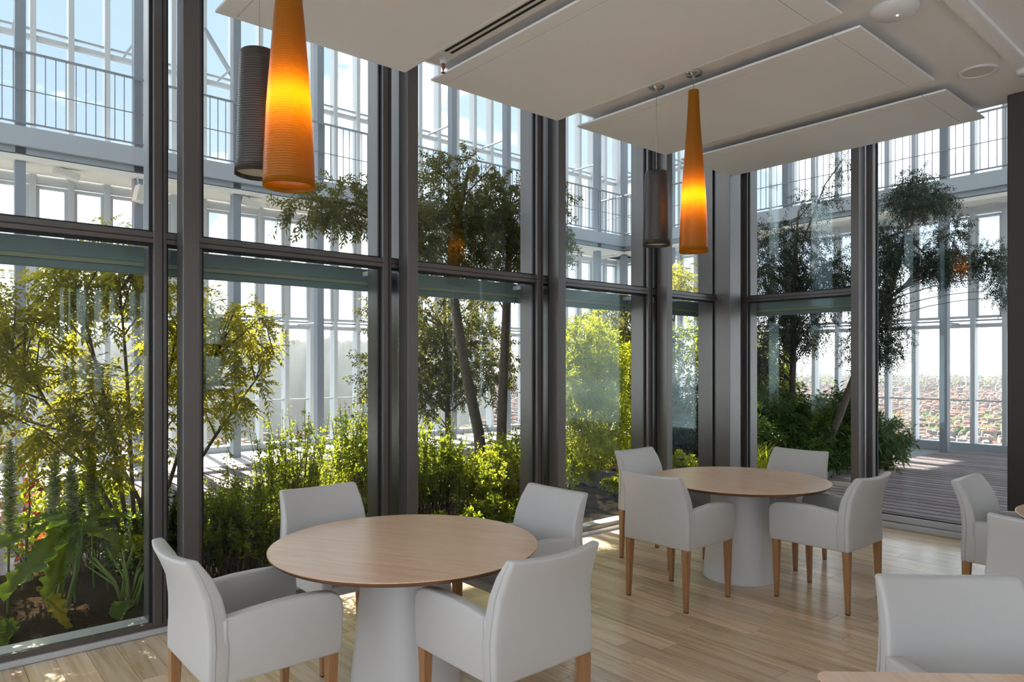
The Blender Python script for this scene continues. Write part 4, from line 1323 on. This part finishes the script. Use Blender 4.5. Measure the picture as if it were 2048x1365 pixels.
# bamboo-like bright shrub by the planter kerb
tree('bamboo_clump', 'tall yellow green leafy clump beside the planter kerb', 'bamboo', (7.35, 6.75, 0.1),
     [[(7.3 + .08 * i, 6.7 + .05 * (i % 3), .12, .010), (7.25 + .13 * i, 6.7, 1.3, .008), (7.2 + .16 * i, 6.65, 2.3, .003)] for i in range(-2, 4)],
     [(7.10, 6.65, 1.90, .42, .35, .45, 260), (7.60, 6.7, 1.55, .42, .35, .55, 260), (6.95, 6.6, 1.15, .38, .3, .42, 200), (7.5, 6.6, .75, .55, .3, .38, 260), (6.6, 6.5, 1.5, .28, .25, .55, 130), (6.9, 6.5, .5, .45, .25, .3, 120)],
     20, .24, .5, (.066, .018), 'leaf_bright', 43, branches=60, twigs=120)
tree('round_bush', 'dark rounded bush seen between the last two posts', 'bush', (9.6, 6.9, 0.12),
     [[(9.6, 6.9, .12, .03), (9.6, 6.9, .6, .02), (9.6, 6.9, 1.0, .006)]],
     [(9.7, 6.9, .75, .85, .6, .52, 420), (8.9, 6.9, .68, .60, .5, .50, 320), (10.3, 6.8, .5, .4, .4, .35, 120)], 16, .2, .1, (.075, .024), 'leaf_laurel', 44, branches=40, twigs=40)
tree('evergreen_tree', 'dark airy tree behind the slit beside the last post', 'tree', (9.3, 7.6, 0.1),
     [[(9.3, 7.6, .12, .045), (9.25, 7.6, 1.5, .035), (9.2, 7.6, 2.9, .012)]],
     [(9.2, 7.6, 2.3, .65, .5, .45, 260), (9.5, 7.5, 1.65, .5, .5, .5, 240), (8.8, 7.5, 1.5, .45, .4, .6, 220)], 22, .26, .3, (.06, .022), 'leaf_olive', 45, branches=50, twigs=80)
pinnate('feathery_shrub', 'small feathery yellow green tree top above the corner transom', 'shrub', (10.4, 7.9, 0.1),
        [[(10.4, 7.9, .12, .03), (10.45, 7.8, 1.8, .022), (10.55, 7.6, 3.0, .008)]], [(10.5, 7.6, 3.15, .50, .40, .32, 40), (10.0, 7.7, 2.7, .4, .4, .3, 22)], 'leaf_pinnate', 32, rachis=.22, lf=(.07, .02), branches=24)
# weeping trees beyond the right hand glass
tree('weeping_tree', 'weeping dark tree behind the fixed glass bay', 'tree', (10.05, 5.25, 0.1),
     [[(10.05, 5.25, .12, .055), (10.05, 5.22, 1.6, .045), (10.06, 5.19, 3.2, .030), (10.08, 5.15, 3.9, .008)], [(10.08, 5.1, 3.4, .016), (10.40, 4.90, 4.30, .010), (10.70, 4.65, 4.85, .004)]],
     [(10.00, 5.25, 3.50, .90, .50, .22, 260), (9.75, 5.45, 3.00, .78, .45, .36, 520), (10.45, 4.92, 2.90, .55, .40, .40, 470), (10.1, 5.2, 2.25, .80, .45, .45, 560), (10.30, 4.95, 4.10, .42, .30, .16, 60), (10.55, 4.75, 4.55, .20, .18, .12, 24), (9.6, 5.6, 1.65, .5, .4, .35, 280)],
     20, .26, .55, (.040, .014), 'leaf_weep', 46, branches=90, twigs=500, spread=.9, outward=.6)
tree('weeping_tree', 'large weeping dark tree leaning over the deck by the glass door', 'tree', (10.1, 4.92, 0.1),
     [[(10.08, 4.92, .05, .060), (10.11, 4.60, .76, .054), (10.35, 4.28, 1.9, .046), (10.65, 4.02, 2.82, .034), (10.85, 3.85, 3.95, .013), (10.95, 3.78, 4.3, .005)],
      [(10.55, 4.1, 2.5, .022), (11.1, 3.7, 3.10, .014), (11.75, 3.15, 3.22, .006)], [(10.75, 3.95, 3.4, .014), (11.0, 3.8, 3.85, .010), (11.45, 3.5, 4.0, .004)]],
     [(10.98, 3.82, 3.98, .66, .36, .17, 460), (10.85, 3.85, 4.28, .22, .20, .16, 60), (10.60, 4.10, 3.30, .58, .36, .34, 520), (11.2, 3.6, 3.08, .55, .30, .24, 420), (11.72, 3.18, 3.12, .42, .26, .18, 220),
      (10.45, 4.22, 2.60, .45, .34, .50, 540), (10.35, 4.25, 1.90, .38, .32, .40, 340), (11.85, 3.03, 2.72, .24, .18, .22, 100), (11.35, 3.5, 3.55, .30, .22, .14, 80), (10.62, 4.05, 2.0, .25, .2, .3, 120)],
     20, .22, .5, (.037, .0135), 'leaf_weep', 47, branches=110, twigs=520, spread=.9, outward=.65)
tree('laurel_bush', 'dense dark laurel bush at the edge of the timber deck', 'bush', (11.0, 5.0, -0.02),
     [[(11.0, 5.0, .0, .03), (11.0, 5.0, .6, .02), (11.0, 5.0, 1.0, .006)]],
     [(10.95, 4.90, .64, .72, .50, .50, 520), (11.55, 4.62, .42, .42, .36, .34, 280), (10.3, 5.0, .58, .55, .40, .48, 320)], 14, .20, .12, (.110, .026), 'leaf_laurel', 48, branches=40, twigs=40)
tree('laurel_bush', 'shaded laurel bush filling the foot of the fixed glass bay', 'bush', (9.2, 5.3, 0.05),
     [[(9.2, 5.3, .05, .03), (9.2, 5.3, .6, .02), (9.2, 5.3, 1.0, .006)]],
     [(9.3, 5.3, .68, .62, .42, .55, 420), (8.6, 5.2, .50, .45, .35, .42, 260), (9.9, 5.3, .7, .5, .4, .55, 320), (9.75, 4.95, .42, .50, .26, .36, 220), (10.3, 4.85, .40, .35, .26, .34, 160)], 14, .20, .12, (.100, .026), 'leaf_laurel', 49, branches=40, twigs=40)
tree('yellow_green_tree', 'yellow green leafy tree deep behind the fixed glass bay', 'tree', (10.6, 6.4, 0.1),
     [[(10.6, 6.4, .12, .04), (10.6, 6.4, 1.4, .03), (10.6, 6.4, 2.3, .01)]],
     [(10.6, 6.3, 1.75, .80, .5, .55, 420), (9.9, 6.5, 1.9, .7, .5, .55, 340), (10.9, 6.1, 1.2, .5, .4, .45, 220)], 18, .25, .3, (.062, .025), 'leaf_shrub', 50, branches=40, twigs=80)
# grasses and low flowering plants by the corner
def grass(name, label, cx, cyy, z, n, hgt, mat, seed, group, wid=.007, lean=.55, sx=.05):
    r = np.random.default_rng(seed)
    t = thing(name, (cx, cyy, z), label, 'grass', group)
    mb = MB()
    for k in range(n):
        a = r.uniform(0, 2 * PI); h = hgt * r.uniform(.6, 1.1); l = lean * h * r.uniform(.3, 1.2)
        bx_, by_ = cx + r.normal(0, sx), cyy + r.normal(0, sx)
        px_, py_ = -math.sin(a) * wid, math.cos(a) * wid
        pts = []
        for q in range(5):
            s = q / 4
            pts.append((bx_ + math.cos(a) * l * s * s, by_ + math.sin(a) * l * s * s, z + h * (s - .35 * s ** 3)))
        vs_ = []
        for q, p in enumerate(pts):
            w = (1 - q / 4) ** .7 + .02
            vs_ += [(p[0] - px_ * w, p[1] - py_ * w, p[2]), (p[0] + px_ * w, p[1] + py_ * w, p[2])]
        mb.add(vs_, [(2 * q, 2 * q + 1, 2 * q + 3, 2 * q + 2) for q in range(4)])
    o = build(mb, 'blades', mat, t); o['kind'] = 'stuff'
    return t
G_GR = 'grass tufts in the corner planter'
grass('grass_tuft', 'arching grass tuft left of the corner post', 7.75, 5.25, .14, 60, .55, 'leaf_shrub', 71, G_GR)
grass('grass_tuft', 'pale grass tuft at the foot of the corner post', 8.15, 5.05, .14, 60, .45, 'leaf_bright', 72, G_GR)
grass('grass_tuft', 'bright bushy grass tuft just right of the corner post', 8.22, 4.80, .10, 140, .80, 'leaf_bright', 73, G_GR, .009, .6, .09)
grass('grass_tuft', 'dark grass tuft below the laurel in the fixed bay', 8.7, 4.75, .10, 120, .60, 'leaf_shrub', 74, G_GR, .008, .7, .12)
shrub('flowering_plant', 'low yellow green plant behind the chair at the window side', 'plant', 7.05 + .25, 5.30, .28, .20, 57, .42, .08, (0.052, 0.032), 17, 'leaf_bright', 63, z0=.15)
shrub('flowering_plant', 'low bright plant left of the farther table by the kerb', 'plant', 6.55, 5.35, .25, .20, 57, .50, .08, (0.052, 0.030), 19, 'leaf_bright', 64)

# acanthus with flower spikes, bottom left
def acanthus(x, y, h, label, seed):
    r = np.random.default_rng(seed)
    t = thing('acanthus', (x, y, 0), label, 'plant', 'acanthus flower spikes')
    top = (x + r.normal(0, .02), y + r.normal(0, .02), h)
    build(MB().tube([(x, y, 0), ((x + top[0]) / 2, (y + top[1]) / 2, h * .5), top], [.008, .007, .003], 6), 'stem', 'green_stem', t, smooth=True)
    n = int(150 * (h / 1.0))
    s = .36 + .64 * np.arange(n) / n
    P = np.array([(x, y, 0)]) + (np.array(top) - np.array([x, y, 0])) * s[:, None]
    a = np.arange(n) * 2.4
    D = np.stack([np.cos(a), np.sin(a), np.full(n, .45)], 1)
    w = .058 * np.sin(PI * np.clip((s - .3) / .72, 0, 1)) ** .5 + .008
    leaf_mesh('bracts', P, D, w, w * .75, 'bract', t, seed, flat=.8, droop=.1)
    D2 = np.stack([np.cos(a + .9), np.sin(a + .9), np.full(n, .8)], 1)
    leaf_mesh('hoods', P + np.array([0, 0, .01]), D2, w * .8, w * .5, 'leaf_shrub', t, seed + 1, flat=.8, droop=.1)
acanthus(0.50, 5.50, 1.12, 'acanthus flower spike cut by the left picture edge', 81)
acanthus(0.74, 5.62, 1.02, 'tallest pale acanthus flower spike at lower left', 82)
acanthus(0.87, 5.50, .96, 'pale acanthus flower spike next to the tallest one', 83)
acanthus(1.02, 5.72, 1.08, 'pale acanthus flower spike nearest the shrub stems', 84)

# plants with single large leaves
def lobed_leaf(name, parent, root, tip, width, mat, seed, lobes=7, depth=.55, cup=.10, droop=.2, n=34, up=(0, 0, 1)):
    """broad lobed blade from root to tip, ruffled, with a midrib"""
    r = np.random.default_rng(seed)
    root = np.array(root, float); tip = np.array(tip, float)
    ax = tip - root; Ln = np.linalg.norm(ax); ax /= Ln
    side = np.cross(ax, np.array(up, float)); side /= np.linalg.norm(side); nr = np.cross(side, ax)
    vs_ = []; m = 5
    for i in range(n + 1):
        s = i / n
        w = width * .5 * (math.sin(PI * min(1, s * .93 + .045)) ** .65) * (1 - .25 * s)
        lob = 1 - depth * (0.5 + .5 * math.cos(2 * PI * lobes * s)) * (0.8 + .4 * r.uniform())
        for j in range(-m, m + 1):
            v = j / m
            ww = w * (1 if abs(v) < .99 else lob)
            vv = v * ww if abs(v) > .99 else v * w * (0.55 + .45 * lob)
            z = cup * width * abs(v) ** 1.5 - droop * Ln * s * s + .018 * math.sin(9 * s + 4 * v + seed) * abs(v) + r.normal(0, .003)
            p = root + ax * Ln * s + side * vv + nr * z
            vs_.append(tuple(p))
    k = 2 * m + 1
    fs = [(i * k + j, i * k + j + 1, (i + 1) * k + j + 1, (i + 1) * k + j) for i in range(n) for j in range(k - 1)]
    mb = MB(); mb.add(vs_, fs)
    o = build(mb, name, mat, parent, smooth=True)
    rib = MB().tube([tuple(root + ax * Ln * s + nr * (-droop * Ln * s * s - .004)) for s in np.linspace(0, .95, 7)], list(np.linspace(.006, .0015, 7)), 5)
    build(rib, 'midrib', 'green_stem', o)
    return o
bl = thing('large_leaf_plant', (0.70, 5.25, 0), 'plant with huge arching lobed leaves at the bottom left', 'plant')
for i, (rt, tp, w, mt) in enumerate([((.86, 5.28, .56), (.40, 5.00, .34), .34, 'leaf_big'), ((.84, 5.30, .55), (.62, 4.98, .26), .24, 'leaf_big'), ((.80, 5.35, .58), (.25, 5.35, .50), .30, 'leaf_big'),
                                     ((.86, 5.32, .56), (1.10, 5.05, .48), .22, 'leaf_big'), ((.82, 5.40, .60), (.55, 5.75, .62), .30, 'leaf_big'), ((.90, 5.40, .58), (1.25, 5.45, .60), .26, 'leaf_big'),
                                     ((.62, 5.15, .25), (.78, 4.92, .05), .15, 'leaf_yellow'), ((.40, 5.02, .16), (.22, 4.90, .06), .22, 'leaf_big'), ((.30, 5.2, .28), (.05, 5.05, .22), .26, 'leaf_big'), ((.45, 5.0, .12), (.42, 4.86, .05), .16, 'leaf_big')]):
    lobed_leaf('leaf', bl, rt, tp, w, mt, 90 + i)
for i, (a, b) in enumerate([((.78, 5.30, 0), (.86, 5.28, .56)), ((.72, 5.32, 0), (.80, 5.35, .58)), ((.80, 5.36, 0), (.90, 5.40, .58)), ((.70, 5.25, 0), (.62, 5.15, .25)), ((.55, 5.15, 0), (.40, 5.02, .16)), ((.45, 5.2, 0), (.30, 5.2, .28)), ((.75, 5.36, 0), (.82, 5.40, .60))]):
    mid = tuple((p + q) / 2 + (.02 if k == 0 else 0) for k, (p, q) in enumerate(zip(a, b)))
    build(MB().tube([a, mid, b], [.013, .011, .007], 7), 'stalk', 'green_stem', bl, smooth=True)
ce = thing('celery_plant', (1.12, 5.12, 0), 'fan of slender bare green stalks in the leftmost bay', 'plant')
r = np.random.default_rng(5)
for i in range(15):
    a = -1.1 + 2.2 * i / 14 + r.normal(0, .08)
    h = .30 + .14 * math.cos(a) + r.normal(0, .02)
    bx_, by_ = 1.12 + r.normal(0, .03), 5.12 + r.normal(0, .03)
    tx, ty = bx_ + math.sin(a) * .26, by_ + r.normal(0, .07)
    build(MB().tube([(bx_, by_, 0), ((bx_ * 2 + tx) / 3, (by_ * 2 + ty) / 3, h * .55), (tx, ty, h)], [.0085, .007, .004], 6), 'stalk', 'green_stem', ce, smooth=True)
lobed_leaf('leaf', ce, (1.10, 5.02, .10), (0.95, 4.90, .03), .17, 'leaf_big', 120, 9, .2)
lobed_leaf('leaf', ce, (1.12, 5.20, .44), (1.00, 5.10, .38), .16, 'leaf_bright', 121)
lobed_leaf('leaf', ce, (1.18, 5.22, .45), (1.30, 5.12, .40), .16, 'leaf_bright', 122)
lobed_leaf('leaf', ce, (1.15, 5.22, .46), (1.18, 5.08, .36), .14, 'leaf_bright', 123)
sg = thing('redleaf_plant', (.62, 5.95, -0.03), 'small plant with red tinged leaves behind the acanthus', 'plant')
r = np.random.default_rng(6)
P = np.array([.66, 5.9, .62]) + r.normal(0, 1, (160, 3)) * np.array([.10, .08, .20]); D = r.normal(0, 1, (160, 3))
leaf_mesh('foliage', P[:80], D[:80], .05, .04, 'leaf_red', sg, 7)
leaf_mesh('foliage', P[80:], D[80:], .055, .045, 'leaf_bright', sg, 8)
build(MB().tube([(.62, 5.95, -.03), (.66, 5.9, .6), (.66, 5.9, .9)], [.01, .007, .003], 6), 'stem', 'bark', sg)
